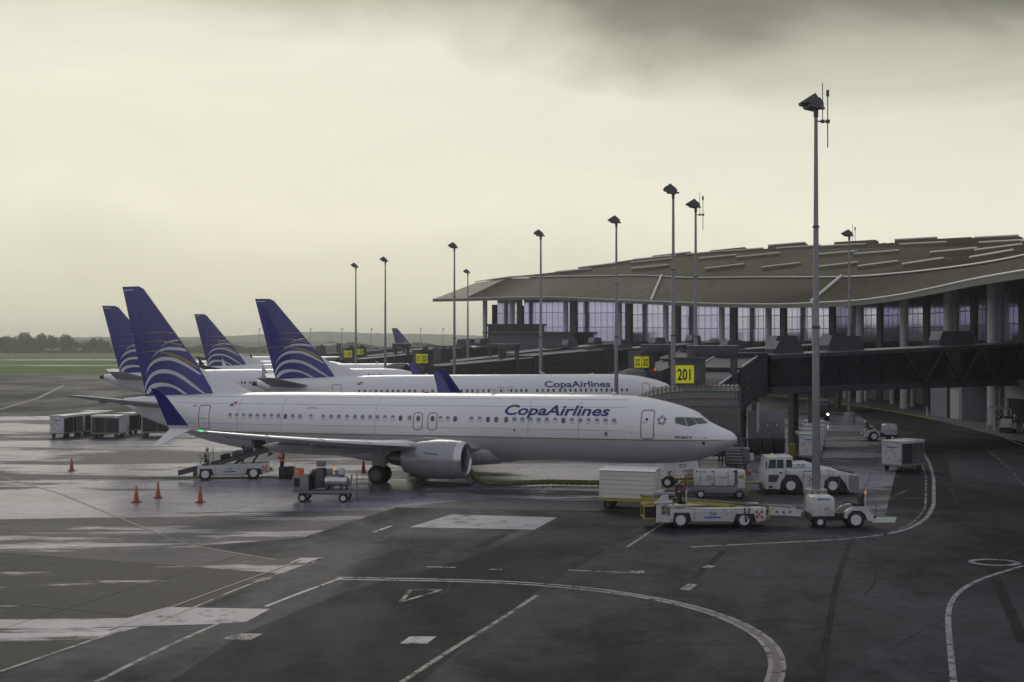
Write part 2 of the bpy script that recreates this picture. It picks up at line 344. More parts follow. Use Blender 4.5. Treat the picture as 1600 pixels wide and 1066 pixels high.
    for k,x in enumerate(W1):
        X=sx(x); 
        if plug and (-13.5<x<-12 or -27.9<x<-27.0): continue
        rimp=rr(X-.14,X+.14,3.77,4.14,.12); inp=rr(X-.115,X+.115,3.795,4.115,.1)
        r_=random.Random(k*7+3).random()
        isd=x in darkw or k in(6,13,38) or (not detail and r_<.75)
        if detail:
            f=patch(rimp,arcw,'window_frame',.010)
            patch(inp,glass if isd else shade,'window_pane',.016,f)
            if not isd: patch([(p,min(q,3.795+.09+.1*r_)) for p,q in inp],white,'window_shade',.02,f)
        else: wd.append((inp,isd))
    if not detail:
        for isd in(0,1):
            b=MB()
            for inp,d in wd:
                if d==isd: b.add([(x,-(fy(x,z)+.014),z) for x,z in inp],[tuple(range(len(inp)))])
            b.build('window_pane_row',glass if isd else shade,body,kind='stuff')
    # doors, exits
    for nm,x0,x1,z0,z1,r in(('service_door',-5.22,-4.45,2.96,4.62,.16),('rear_door',-35.0,-34.1,3.04,4.62,.16),('overwing_exit',-19.42,-18.78,3.25,4.32,.2),('overwing_exit',-18.46,-17.82,3.25,4.32,.2)):
        outline(sx(x0),sx(x1),z0,z1,r,.045,seal,nm)
    if detail:
        patch(rr(-4.95,-4.79,4.0,4.16,.07),glass,'door_window',.016); rib(-5.13,-4.85,lambda x:3.88,lambda x:3.91,seal,'door_handle',.02)
        rib(-34.9,-34.3,lambda x:3.72,lambda x:3.75,seal,'door_handle',.02)
        rib(-26.87,-26.05,lambda x:4.5-.25*(x+26.46)**2,lambda x:4.53-.25*(x+26.46)**2,seal,'plugged_exit_outline',.012,.1)
        patch(rr(-7.33,-7.15,3.1,3.34,.08),seal,'outflow_valve'); patch(rr(-12.9,-12.78,3.28,3.4,.05),dark,'sensor_port'); patch(rr(-5.75,-5.68,3.32,3.38,.02),dark,'sensor_port')
        patch(rr(-1.78,-1.62,2.66,2.82,.05),dark,'angle_of_attack_vane'); patch([(-1.85,3.06),(-1.5,3.04),(-1.5,3.08)],dmetal,'pitot_probe',.05)
        # lower hatch scars and panel lines
        rib(-5.5,-5.44,lambda x:1.8,lambda x:2.35,seal,'panel_line',.012); rib(-6.55,-6.51,lambda x:1.8,lambda x:2.45,seal,'panel_line',.012)
        for zz in(3.42,4.72,5.15): rib(-6.2,-37,lambda x:zz,lambda x:zz+.013,seal,'lap_seam',.006)
        for xx in(-8.9,-12.0,-22.0,-28.6,-31.9): outline(sx(xx)-.02,sx(xx)+.02,3.0,5.2,.01,.008,seal,'panel_joint',.006)
    if detail:
        for i in range(6):
            z0=1.50+.175*i; sh=.035*i; rib(-30.1+sh,-31.15+sh,lambda x:z0,lambda x:z0+.175,dark,'cargo_door_opening' if i==0 else 'cargo_door_opening',.015,.5)
    # alliance badge: five darts round a ring
    b=MB(); n5=5; cx,cz=-4.02,4.03
    for k in range(n5):
        a=R(90+72*k); t=a+R(100); p=(cx+.19*math.cos(a),cz+.19*math.sin(a)); q=[(p[0]+.17*math.cos(t),p[1]+.17*math.sin(t)),(p[0]-.08*math.cos(t)+.10*math.cos(a),p[1]-.08*math.sin(t)+.10*math.sin(a)),(p[0]-.03*math.cos(t),p[1]-.03*math.sin(t)),(p[0]-.08*math.cos(t)-.10*math.cos(a),p[1]-.08*math.sin(t)-.10*math.sin(a))]
        b.add([(x,-(fy(x,z)+.014),z) for x,z in q],[(0,1,2),(0,2,3)])
    b.build('alliance_badge',seal,body)
    # titles
    def on(x0,z0,off=.016,sh=0): return lambda tx,ty:(x0+tx,-(fy(x0+tx,z0+ty)+off),z0+ty)
    tx0=-13.52 if detail else (-12.6 if plug else -14.85)
    text('CopaAirlines',.80,navy,body,on(tx0,4.26,.02),'airline_title',shear=.22 if detail else 0,bold=.018,cut=.09,width=6.45,align='LEFT')
    # flag of four quarters
    fx=sx(-32.62)
    for (i,j,m) in((0,0,navy),(1,0,white),(0,1,white),(1,1,red)):
        x0=fx+i*.24; z0=4.56+j*.14; patch([(x0,z0),(x0+.24,z0+.01),(x0+.24,z0+.15),(x0,z0+.14)],m,'flag_quarter',.014)
    if detail:
        text('737 MAX 9',.17,navy,body,on(-3.3,3.02),'type_marking',shear=.35,bold=.006,width=.98,align='LEFT')
        text('HP-9925CMP',.42,navy,body,on(-33.05,2.40,.03),'registration',bold=.004,cut=.1,width=2.9,align='LEFT')
        text('925',.13,navy,body,on(-35.55,4.5,.02),'fleet_number',width=.3,align='LEFT')
    # fin
    def D(zx,zy): return (sx(-42.1+(zx-130)/115.7),12.65-(zy-145)/115.7)
    TT,TB=12.62,4.7
    def FL(z): return sx(-42.1+(312-130)/115.7+(12.62-z)*(1015-315)/(988-148))
    def FT(z): return sx(-42.1+(12.65-z)*(345-130)/(1000-143))
    def naca(s): return 2*(1.4845*math.sqrt(s)-.63*s-1.758*s*s+1.4215*s**3-.5075*s**4)
    def finy(x,z):
        l,t=FL(z),FT(z); s=min(1,max(0,(l-x)/(l-t))); return .052*(l-t)*naca(s)+.004
    zs=[TB,5.15,6,7,8,9,10,11,12,12.45,12.62]; ss=[0,.01,.03,.07,.14,.25,.4,.6,.8,.93,1]
    rings=[]
    for z in zs:
        l,t=FL(z),FT(z)
        if z>12.5: l-=.18
        k=1 if z<12.5 else .5
        rings.append([(l-(l-t)*s,-.052*(l-t)*naca(s)*k-.002,z) for s in ss]+[(l-(l-t)*s,.052*(l-t)*naca(s)*k+.002,z) for s in reversed(ss[:-1])])
    fin=MB().loft(rings).build('fin',blue,root,smooth=True,angle=50)
    # rudder hinge line
    b=MB()
    for s in(-1,1):
        pts=[(FT(z)+(FL(z)-FT(z))*.33,z) for z in(5.6,8,10,12.2)]
        for (x,z),(x2,z2) in zip(pts,pts[1:]): b.add([(x,s*(finy(x,z)+.006),z),(x+.03,s*(finy(x,z)+.006),z),(x2+.03,s*(finy(x2,z2)+.006),z2),(x2,s*(finy(x2,z2)+.006),z2)],[(0,1,2,3)])
    b.build('rudder_hinge_line',mat('navy_dark',(.012,.01,.06),.3),fin)
    b=MB()
    for s in(-1,1):
        b.add([(FT(12.3)+.05,s*(finy(FT(12.3)+.05,12.33)+.012),12.33),(FT(12.3)+.85,s*(finy(FT(12.3)+.8,12.33)+.012),12.33),(FT(12.3)+.85,s*(finy(FT(12.3)+.8,12.4)+.012),12.4),(FT(12.3)+.05,s*(finy(FT(12.3)+.05,12.4)+.012),12.4)],[(0,1,2,3)])
    b.build('balance_tab_mark',arcw,fin)
    # emblem: crescents and gold lines, flat print on the fin skin
    def crescent(outer,inner,m,nm,k=26):
        def res(p):
            P=[D(*q) for q in p]; d=[0]
            for a,c in zip(P,P[1:]): d.append(d[-1]+math.hypot(c[0]-a[0],c[1]-a[1]))
            out=[]
            for i in range(k+1):
                t=d[-1]*i/k; j=min(len(P)-2,max(0,next((q for q in range(len(d)-1) if d[q+1]>=t),len(P)-2)))
                u=(t-d[j])/(d[j+1]-d[j]+1e-9); out.append((P[j][0]+(P[j+1][0]-P[j][0])*u,P[j][1]+(P[j+1][1]-P[j][1])*u))
            for _ in range(2): out=[out[0]]+[((a[0]+2*c[0]+e[0])/4,(a[1]+2*c[1]+e[1])/4) for a,c,e in zip(out,out[1:],out[2:])]+[out[-1]]
            return out
        o,i=res(outer),res(inner); b=MB()
        for s in(-1,1):
            for j in range(k):
                q=[o[j],o[j+1],i[j+1],i[j]]
                q=[(min(max(x,FT(z)+.02),FL(z)-.06),z) for x,z in q]
                b.add([(x,s*(finy(x,z)+.008),z) for x,z in q],[(0,1,2,3)])
        return b.build(nm,m,fin)
    crescent([(352,1003),(370,960),(410,925),(470,912),(540,912),(610,925),(680,952),(760,1000)],[(383,1003),(420,965),(470,945),(540,940),(600,945),(660,965),(722,1000)],arcw,'pale_crescent')
    crescent([(333,975),(345,930),(375,870),(420,830),(480,808),(560,805),(640,820),(720,855),(800,910),(870,960),(922,995)],[(340,985),(362,930),(400,880),(440,852),(500,838),(570,838),(640,850),(720,890),(800,940),(898,995)],arcw,'pale_crescent')
    crescent([(350,860),(370,800),(410,752),(460,722),(520,708),(590,708),(660,722),(740,758),(820,805),(880,850)],[(352,852),(385,800),(430,765),(480,745),(540,737),(600,737),(660,752),(740,785),(855,846)],arcw,'pale_crescent')
    crescent([(408,735),(440,690),(480,660),(530,640),(590,632),(650,634),(700,640),(735,652)],[(412,727),(450,690),(500,665),(560,655),(620,655),(680,660),(745,670)],arcw,'pale_crescent')
    crescent([(510,628),(560,595),(610,580),(675,572)],[(514,628),(562,602),(615,589),(680,582)],arcw,'pale_crescent')
    crescent([(360,526),(470,510),(540,511),(620,521)],[(362,528),(470,520),(540,521),(624,529)],gold,'gold_crescent')
    crescent([(325,599),(440,583),(520,580),(600,590),(690,612)],[(327,601),(440,589),(520,590),(600,604),(698,628)],gold,'gold_crescent')
    crescent([(275,679),(380,664),(460,660),(520,664),(600,678),(700,706),(760,735),(830,782)],[(277,681),(380,670),(460,669),(520,678),(600,700),(700,735),(760,765),(840,800)],gold,'gold_crescent')
    b=MB()
    for z0,z1 in zip(zs[1:-2],zs[2:-1]):
        if z0>=7: b.cyl((FL(z0)+.005,0,z0),(FL(z1)+.005,0,z1),.03,.03,6,False)
    b.build('gold_leading_edge',gold,fin)
    # dorsal fillet
    b=MB(); pf=[D(850,790),D(900,818),D(960,842),D(1050,868),D(1180,922),D(1330,986)]
    bot=D(1330,1010)[1]-.12; bx=pf[0][0]-.35
    ring=[]
    for i,(x,z) in enumerate(pf):
        ring.append([(x,0,z),(x-.02,-.07,z-.12),(x-.02 if i else x,-.2,bot),(x-.02,.2,bot),(x-.02,.07,z-.12)])
    ring.insert(0,[(bx,0,pf[0][1]-.1),(bx,-.12,pf[0][1]-.3),(bx,-.3,bot),(bx,.3,bot),(bx,.12,pf[0][1]-.3)])
    b.loft(ring).build('dorsal_fillet',hull,root,smooth=True,angle=50)
    # tailplane
    for s in(-1,1):
        rings=[]
        for t in(0,.15,.35,.55,.75,.93,1.0):
            y=s*(.35+t*6.82); le=-36.9-t*3.25-(.15 if t==1 else 0); te=-40.6-t*.95; z=4.42+t*1.0; th=.05*(le-te)*(1 if t<1 else .4)
            rings.append([(sx(le-(le-te)*q),y,z+th*naca(q)) for q in ss]+[(sx(le-(le-te)*q),y,z-th*naca(q)) for q in reversed(ss[:-1])])
        b=MB().loft(rings); tp=b.build('tailplane',wingm,root,smooth=True,angle=50)
        MB().tube([(sx(-39.5),s*1.6,4.54),(sx(-39.9),s*1.6,4.52)],.07,8).build('hinge_fairing',wingm,tp); MB().tube([(sx(-40.3),s*4.0,4.84),(sx(-40.9),s*4.0,4.84)],.06,8).build('hinge_fairing',wingm,tp)
    MB().lathe([(0,.25),(-.5,.2),(-.52,.14)],(sx(-41.85),0,4.69),'x',14).build('exhaust_cone',dmetal,root,smooth=True)
    # wings
    def wst(t):                           # t: 0 root .. 1 tip -> y, le, te, z
        y=1.2+t*15.9; le=-14.9-t*9.5
        te=-22.4-(t/.3)*(-.1) if t<.3 else -22.3-(t-.3)/.7*3.65
        return y,le,te,2.15+t*1.35+.65*t*t
    for s in(-1,1):
        rings=[]
        for t in(0,.08,.18,.3,.45,.6,.8,.95,1):
            y,le,te,z=wst(t); c=le-te; th=.055*c*(1.25-.4*t)
            rings.append([(sx(le-c*q),s*y,z+th*naca(q)+.05*c*(q*(1-q))) for q in ss]+[(sx(le-c*q),s*y,z-th*.8*naca(q)) for q in reversed(ss[:-1])])
        wg=MB().loft(rings).build('wing',wingm,root,smooth=True,angle=50)
        # polished slats along the leading edge
        b=MB()
        for ta,tb in((.30,.44),(.45,.6),(.61,.78),(.79,.97)):
            rr2=[]
            for t in(ta,tb):
                y,le,te,z=wst(t); c=le-te; th=.055*c*(1.25-.4*t)+.012
                rr2.append([(sx(le+.012-c*q),s*y,z+th*naca(q)+.05*c*q) for q in(.1,.05,.02,.006,0)]+[(sx(le+.012-c*q),s*y,z-th*.8*naca(q)) for q in(.006,.02,.05)])
            b.loft(rr2)
        b.build('slat',metal,wg,smooth=True)
        # flap-track fairings
        for yy,ln in((5.6,3.4),(8.0,3.0),(10.4,2.6)):
            t=(yy-1.2)/15.9; _,le,te,z=wst(t)
            MB().lathe([(1.9,.02),(1.4,.16),(.6,.25),(-.3,.25),(-1.1,.13),(-1.5,.02)],(sx(te+.45),s*yy,z-.28),'x',12).build('flap_fairing',wingm,wg,smooth=True)
        # winglet
        yt,le,te,zt=wst(1); y0=s*yt
        def blade(pts,name,m,m2=None,zsplit=None):
            rings=[]
            for (l,t,y,z) in pts:
                c=l-t; th=.045*c; n_=Vector((0,1,0))
                rings.append([(sx(l-c*q),y+s*th*naca(q),z) for q in ss]+[(sx(l-c*q),y-s*th*naca(q),z) for q in reversed(ss[:-1])])
            o=MB().loft(rings).build(name,m,wg,smooth=True,angle=50); return o
        bl=blade([(-24.15,-26.0,y0,zt-.04),(-24.4,-26.0,y0+s*.22,zt+.08),(-24.7,-25.95,y0+s*.42,zt+.32)],'winglet_root',hull)
        blade([(-24.68,-25.95,y0+s*.42,zt+.32),(-25.2,-26.15,y0+s*.62,zt+1.05),(-25.7,-26.4,y0+s*.78,zt+1.75),(-26.0,-26.55,y0+s*.88,zt+2.12 if not plug else zt+2.4),(-26.25,-26.6,y0+s*.9,zt+2.2 if not plug else zt+2.5)],'winglet',blue)
        if split: blade([(-24.5,-25.85,y0+s*.3,zt+.16),(-25.2,-26.1,y0+s*.55,zt-.2),(-25.9,-26.4,y0+s*.85,zt-.58),(-26.2,-26.5,y0+s*.95,zt-.7)],'lower_winglet',hull)
        lt=MB().box((sx(-24.35),y0-s*.1,zt+.02),(.22,.12,.08)); lt.build('navigation_lamp',mat('green_lamp' if s<0 else 'red_lamp',(.05,.8,.2) if s<0 else (.8,.05,.03),.3,emit=1),wg)
        # engine
        ex=sx(-14.72); ey=s*4.83; ez=1.83
        nac=MB().lathe([(-.02,.86),(0,.93),(-.08,1.0),(-.35,1.07),(-.9,1.13),(-1.7,1.15),(-2.6,1.09),(-3.3,.97),(-3.8,.84),(-3.82,.8),(-3.3,.8)],(ex,ey,ez),'x',36,closed=True).build('nacelle',mat('nacelle_grey',(.33,.335,.35),.24,metal=.35,var=.05,scale=.6),root,smooth=True,angle=60)
        MB().lathe([(-.42,1.082),(-.2,1.045),(-.08,1.005),(-.01,.95),(0,.91),(-.05,.86),(-.2,.82),(-.5,.80)],(ex+.004,ey,ez),'x',36,closed=True).build('inlet_lip',metal,nac,smooth=True,angle=60)
        MB().lathe([(-.5,.80),(-1.0,.82),(-1.05,.82)],(ex,ey,ez),'x',36,closed=True).build('inlet_duct',dmetal,nac,smooth=True)
        b=MB()
        for k in range(18):
            a=2*math.pi*k/18; ca,sa=math.cos(a),math.sin(a); ca2,sa2=math.cos(a+.28),math.sin(a+.28)
            b.add([(ex-1.05,ey+.2*ca,ez+.2*sa),(ex-1.0,ey+.8*ca,ez+.8*sa),(ex-1.2,ey+.8*ca2,ez+.8*sa2),(ex-1.25,ey+.2*ca2,ez+.2*sa2)],[(0,1,2,3)])
        b.build('fan_blade_ring',dmetal,nac); MB().lathe([(-1.3,.82),(-1.31,.02)],(ex,ey,ez),'x',24).build('fan_backing',dark,nac)
        MB().lathe([(-.65,.01),(-.75,.08),(-.95,.18),(-1.15,.24)],(ex,ey,ez),'x',16).build('spinner',dmetal,nac,smooth=True)
        MB().lathe([(-3.2,.62),(-3.9,.55),(-4.7,.40),(-4.72,.36),(-4.3,.36)],(ex,ey,ez),'x',24,closed=True).build('core_cowl',mat('burnt_metal',(.16,.14,.12),.35,metal=.8),nac,smooth=True)
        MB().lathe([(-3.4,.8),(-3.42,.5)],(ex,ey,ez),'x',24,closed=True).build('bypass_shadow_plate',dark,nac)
        MB().lathe([(-4.3,.34),(-4.8,.22),(-5.25,.03)],(ex,ey,ez),'x',16).build('exhaust_plug',dmetal,nac,smooth=True)
        px=ex; b=MB(); b.loft([[(px-1.0,ey-.06,ez+1.12),(px-1.0,ey+.06,ez+1.12),(px-1.0,ey+.06,ez+.95),(px-1.0,ey-.06,ez+.95)],[(px-2.6,ey-.16,ez+1.22),(px-2.6,ey+.16,ez+1.22),(px-2.6,ey+.16,ez+.6),(px-2.6,ey-.16,ez+.6)],[(px-4.6,ey-.16,ez+.98),(px-4.6,ey+.16,ez+.98),(px-4.6,ey+.16,ez+.35),(px-4.6,ey-.16,ez+.35)],[(px-6.2,ey-.05,ez+.9),(px-6.2,ey+.05,ez+.9),(px-6.2,ey+.05,ez+.6),(px-6.2,ey-.05,ez+.6)]]).build('pylon',wingm,nac,smooth=True,angle=50)
        if detail: b=MB().prism([(ex-1.4,ez+.42),(ex-2.3,ez+.55),(ex-2.3,ez+.50),(ex-1.4,ez+.38)],'y',ey+s*1.1,ey+s*1.2); b.build('nacelle_strake',wingm,nac)
        # main gear
        gx=sx(-21.2); ww=[]
        st=MB().cyl((gx,s*2.86,.6),(gx,s*2.75,2.2),.11,.13,12).cyl((gx,s*2.86,.95),(gx+1.2,s*2.2,2.0),.06,.06,8).cyl((gx,s*3.35,.6),(gx,s*2.4,.6),.08,.08,10).cyl((gx-.15,s*2.86,.7),(gx-.35,s*2.84,1.1),.04,.04,6).cyl((gx-.35,s*2.84,1.1),(gx-.12,s*2.8,1.5),.04,.04,6)
        gs=st.build('main_gear_strut',metal,root,smooth=True)
        for dy in(-.43,.43):
            w=MB().lathe([(-.19,.34),(-.2,.42),(-.185,.5),(-.12,.555),(0,.57),(.12,.555),(.185,.5),(.2,.42),(.19,.34)],(gx,s*2.86+dy,.60),'y',28,closed=True).build('main_wheel',black,gs,smooth=True,angle=50)
            MB().lathe([(-.17,.34),(-.12,.30),(-.06,.16),(-.05,.01)],(gx,s*2.86+dy,.60),'y',20).lathe([(.05,.01),(.06,.16),(.12,.30),(.17,.34)],(gx,s*2.86+dy,.60),'y',20).build('wheel_hub',mat('hub_grey',(.12,.12,.12),.4,metal=.5),w,smooth=True)
        MB().box((gx,s*3.02,1.55),(.9,.04,1.0),rx=s*-.12).build('gear_door',wingm,root)
    # belly fairing
    rings=[]
    for x,w,zb in((-13.8,.5,1.38),(-14.6,1.4,1.12),(-16,1.85,1.0),(-19,1.98,.98),(-21.5,1.95,1.0),(-23.5,1.6,1.12),(-25,.9,1.3),(-25.8,.3,1.38)):
        rings.append([(sx(x),w*math.cos(a),2.05+(2.05-zb)*math.sin(a)) for a in [math.pi+math.pi*i/14 for i in range(15)]]+[(sx(x),w*.8,2.3),(sx(x),-w*.8,2.3)])
    MB().loft(rings).build('belly_fairing',greyhull,root,smooth=True,angle=50)
    # nose gear
    b=MB().cyl((-4.0,0,.35),(-3.9,0,1.7),.08,.1,10).cyl((-4,-.3,.35),(-4,.3,.35),.05,.05,8).cyl((-3.95,0,.9),(-3.0,0,1.6),.04,.04,8)
    ng=b.build('nose_gear_strut',metal,root,smooth=True)
    for dy in(-.23,.23):
        w=MB().lathe([(-.1,.18),(-.1,.28),(-.06,.33),(0,.345),(.06,.33),(.1,.28),(.1,.18)],(-4.0,dy,.35),'y',20,closed=True).build('nose_wheel',black,ng,smooth=True)
        MB().lathe([(-.08,.18),(-.04,.02)],(-4,dy,.35),'y',14).lathe([(.04,.02),(.08,.18)],(-4,dy,.35),'y',14).build('wheel_hub',white,w)
    for s in(-1,1):
        b=MB().prism([(-4.15,1.0),(-4.15,1.45),(-2.2,1.68),(-2.12,1.3),(-2.5,1.18)],'y',s*.42,s*.46); nd_=b.build('nose_gear_door',hull,root)
        if detail and s<0: text('925',.30,navy,nd_,lambda tx,ty:(-3.05+tx,-.463,1.25+ty+tx*.12),'fleet_number',bold=.004)
    # antennas
    for x,z in((-14.7,5.43),): MB().prism([(sx(x)+.32,z),(sx(x)-.15,z),(sx(x)-.42,z+.42),(sx(x)-.36,z+.42)],'y',-.02,.02).build('blade_antenna',arcw,root)
    for x in(-19.3,-26,-9.8,-7.2): MB().lathe([(0,.16),(.05,.14),(.1,.05)],(sx(x),0,5.45),'z',10).build('crown_beacon',red if x==-19.3 else arcw,root,smooth=True)
    MB().prism([(-30.2,1.42),(-30.6,1.46),(-30.75,1.2),(-30.6,1.2)] if not plug else [(-27.6,1.42),(-28,1.46),(-28.1,1.2),(-27.9,1.2)],'y',-.02,.02).build('belly_antenna',seal,root)
    return root
A=airliner('airliner','long white airliner nearest the camera with an open rear cargo hold and split winglets')
A.location=(12.9,67.9,.095); A.rotation_euler=(0,-.0079,R(-19.38))
D0=airliner('airliner','white airliner parked right behind the nearest one, its title above the first crown',plug=0,detail=False,split=False)
D0.location=(-24+42.05*math.cos(R(9)),111+42.05*math.sin(R(9)),0); D0.rotation_euler=(0,0,R(9))
B0=airliner('airliner','airliner with plain white winglets, fin half hidden by the nearest tail',plug=1,detail=False,split=False)
def put(o,tail,phi):                       # tail: where the fin's top rear corner stands
    c,s=math.cos(R(phi)),math.sin(R(phi)); o.location=(tail[0]+39.45*c,tail[1]+39.45*s,0); o.rotation_euler=(0,0,R(phi))
put(B0,(-45.6,132),20); P3=B0
P4=dup(B0,(0,0,0),0,'airliner whose whole fin rises between the two tallest tails'); put(P4,(-45.8,171),8)
P5=dup(B0,(0,0,0),0,'airliner showing only a scrap of fin between the two leftmost tails'); put(P5,(-64,199),3)
P6=dup(B0,(0,0,0),0,'distant white airliner whose crown line shows between the two tails left of centre'); put(P6,(-69,262),0)
P7=dup(B0,(0,0,0),0,'farthest airliner, its small purple fin standing above the dark boarding bridges'); put(P7,(-34.5,340),6)
for o in list(C.objects):
    if o.name.startswith('winglet') and o.parent and o.parent.parent==P3 and not o.name.startswith('winglet_root'):
        o.data=o.data.copy(); o.data.materials[0]=hull

# ------------------------------------------------------------------ ground
asphalt=wet('wet_asphalt',(.030,.027,.039),(.0085,.0078,.0105),.09,.6,.68,.50,(.8,.5,1),spec=.08,grain=.65,rspec=.17,edge=.09)
darktar=wet('dark_tarmac',(.016,.0145,.020),(.006,.0057,.007),.09,.65,.7,.50,(.8,.5,1),spec=.07,grain=.6,rspec=.12,edge=.09)
concrete=wet('rained_concrete',(.235,.222,.27),(.050,.046,.052),.11,.27,.6,.51,(.24,1,1),spec=.2,grain=.16,rspec=.5,fg=.12)  # first colour puts the wet sky sheen into the paving itself
stained=wet('stained_concrete',(.25,.235,.30),(.024,.021,.016),.13,.25,.6,.46,(.26,1,1),spec=.14,grain=.2,rspec=.55,fg=.12)  # brown stained slabs; the pale streaks are sheen held in the colour
grass=mat('grass_field',(.12,.175,.05),.9,var=.3,scale=.02,stretch=(.25,2.5,1),spec=.1)
kerbm=mat('kerb_concrete',(.16,.16,.17),.6,var=.15,scale=2)
def sheet(name,poly,z,m,kind='structure',thick=None,parent=None):
    b=MB(); b.add([(x,y,z) for x,y in poly],[tuple(range(len(poly)))]); o=b.build(name,m,parent,kind=kind)
    for p in o.data.polygons: 
        if p.normal.z<0: p.flip()
    bm=bmesh.new(); bm.from_mesh(o.data); bmesh.ops.triangulate(bm,faces=bm.faces); bm.to_mesh(o.data); bm.free()
    return o
sheet('ground',[(-2590,-55),(1390,-55),(1390,2875),(-2590,2875)],-.12,grass)
base=sheet('apron_bed',[(-420,-60),(260,-60),(260,312),(260,560),(-62,560),(-62,312),(-420,312)],-.06,mat('joint_sealant',(.02,.02,.022),.35,var=.2))
# concrete slabs, one by one; those beyond the 300 largest run on as one sheet of slabs
mest=bpy.data.meshes.new('concrete_slab'); bmm=bmesh.new(); bmesh.ops.create_cube(bmm,size=1)
for v in bmm.verts: v.co.x*=7.47; v.co.y*=7.47; v.co.z=v.co.z*.06-.03
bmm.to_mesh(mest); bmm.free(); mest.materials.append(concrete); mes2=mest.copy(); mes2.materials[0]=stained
th=R(-19.38)+R(0); ca,sa=math.cos(th),math.sin(th)
cells=[]
for i in range(-22,12):
    for j in range(-9,18):
        x=12.9+ca*(i*7.5+3)-sa*(j*7.5-41); y=67.9+sa*(i*7.5+3)+ca*(j*7.5-41)
        if y<14 or y>150 or abs(x)>.44*y+9: continue
        if y<67 and x>(y-44)*1.6+16: continue          # under the tarmac, not seen
        if x>42: continue
        cells.append((y,x))
cells.sort(); 
for k,(y,x) in enumerate(cells[:300]):
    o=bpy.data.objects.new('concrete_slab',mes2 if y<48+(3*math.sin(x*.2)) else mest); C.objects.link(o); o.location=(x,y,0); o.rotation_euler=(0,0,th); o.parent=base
b=MB()
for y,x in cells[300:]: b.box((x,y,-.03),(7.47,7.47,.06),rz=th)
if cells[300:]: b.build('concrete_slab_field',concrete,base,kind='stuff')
def P(*uv): return [g(u,v) for u,v in uv]
# tarmac laid against the slabs: foreground and roadway; far taxi lane
near=[g(1700,1400),g(-500,1400)]+P((-420,1160),(0,1054),(180,990),(275,965),(500,873),(470,869),(430,873),(310,853),(470,841),(620,793),(870,797),(1180,800),(1383,806),(1396,752),(1410,700),(1330,640),(1280,628))+[(47,185),(60,150),(85,130),(85,20)]
sheet('tarmac',near,.006,asphalt)
sheet('taxi_lane',P((-300,655),(60,650),(200,652),(330,645),(420,640))+[(-4,170),(40,215),(40,312),(-62,312),(-420,312),(-420,140)],.006,asphalt)
sheet('far_apron',[(-62,312),(-62,556),(255,556),(255,240),(42,216),(40,312)],.006,asphalt)
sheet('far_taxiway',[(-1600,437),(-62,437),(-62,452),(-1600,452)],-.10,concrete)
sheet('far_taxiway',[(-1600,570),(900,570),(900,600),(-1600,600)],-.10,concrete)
pw=paint('white_marking',(.27,.27,.29),.49); pw2=paint('faded_marking',(.13,.13,.145),.53,scale=1.1); py=paint('yellow_marking',(.34,.29,.06),.42); pp=paint('pink_marking',(.13,.10,.10),.4); padm=paint('pale_pad',(.25,.24,.28),.44,scale=.6)
MK=bpy.data.objects.new('road_markings',None); C.objects.link(MK); MK['kind']='structure'
def stripe(pts,w,m,z=.010,name='painted_line',px=True,dash=0):
    p=[Vector((*(g(*q) if px else q),0)) for q in pts]
    # resample and soften
    q=[]
    for a,b_ in zip(p,p[1:]):
        k=max(1,int((b_-a).length/.7)); q+=[a+(b_-a)*i/k for i in range(k)]
    q.append(p[-1])
    for _ in range(6 if len(p)>2 else 0): q=[q[0]]+[(q[i-1]+q[i]*2+q[i+1])/4 for i in range(1,len(q)-1)]+[q[-1]]
    L_,R_=[],[]
    for i,c in enumerate(q):
        d=(q[min(i+1,len(q)-1)]-q[max(i-1,0)]).normalized(); n_=Vector((-d.y,d.x,0)); L_.append(c+n_*w/2); R_.append(c-n_*w/2)
    b=MB()
    for i in range(len(q)-1):
        if dash and (i//dash)%2: continue
        b.add([(v.x,v.y,z) for v in(L_[i],R_[i],R_[i+1],L_[i+1])],[(0,1,2,3)])
    return b.build(name,m,MK)
stripe([(980,855),(1010,835),(1036,818)],.14,pw)
stripe([(628,1066),(700,1018),(770,976),(840,930)],.16,pw2)
stripe([(150,1066),(250,1015),(340,975)],.16,pw2)
stripe([(415,948),(470,926),(535,903)],.16,pw)
stripe([(583,832),(612,822)],.2,pw)
stripe([(640,780),(690,762)],.15,pw2)
# the broad double line sweeping through the foreground
dl=[(525,904),(640,906),(760,908),(840,912),(950,923),(1050,939),(1110,954),(1165,975),(1205,1000),(1222,1025),(1222,1045),(1200,1085)]
def offs(pts,d):
    p=[Vector((*g(*q),0)) for q in pts]; out=[]
    for i,c in enumerate(p):
        t=(p[min(i+1,len(p)-1)]-p[max(i-1,0)]).normalized(); out.append((c.x-t.y*d,c.y+t.x*d))
    return out
stripe(offs(dl,.17),.13,pw,.012,px=False); stripe(offs(dl,-.17),.13,pw,.012,px=False)
stripe([(950,923),(1050,939),(1110,954),(1165,975),(1205,1000),(1222,1025),(1222,1045),(1200,1085)],.24,pp,.009)
stripe([(1600,884),(1560,895),(1530,905),(1500,920),(1484,937),(1480,960),(1484,1010),(1492,1085)],.17,pw)
stripe([(1438,702),(1452,722),(1459,748),(1459,790),(1447,812),(1410,832),(1330,843),(1200,849),(1080,855)],.2,pw)
stripe([(1436,715),(1447,745),(1446,795),(1425,820),(1380,836)],.12,pw2)
stripe([(888,891),(1000,896)],.13,pw); stripe([(985,894),(1007,894)],.42,pw)
stripe([(1140,832),(1345,840)],.1,pw2); stripe([(1370,781),(1460,778)],.1,pw2); stripe([(1380,783),(1420,765)],.1,pw2)
stripe([(1540,700),(1580,735),(1600,760)],.12,pw2); stripe([(1490,655),(1560,680),(1600,697)],.2,pw)
stripe([(1070,922),(1082,913)],.35,pw); stripe([(1104,888),(1111,884)],.35,pw)
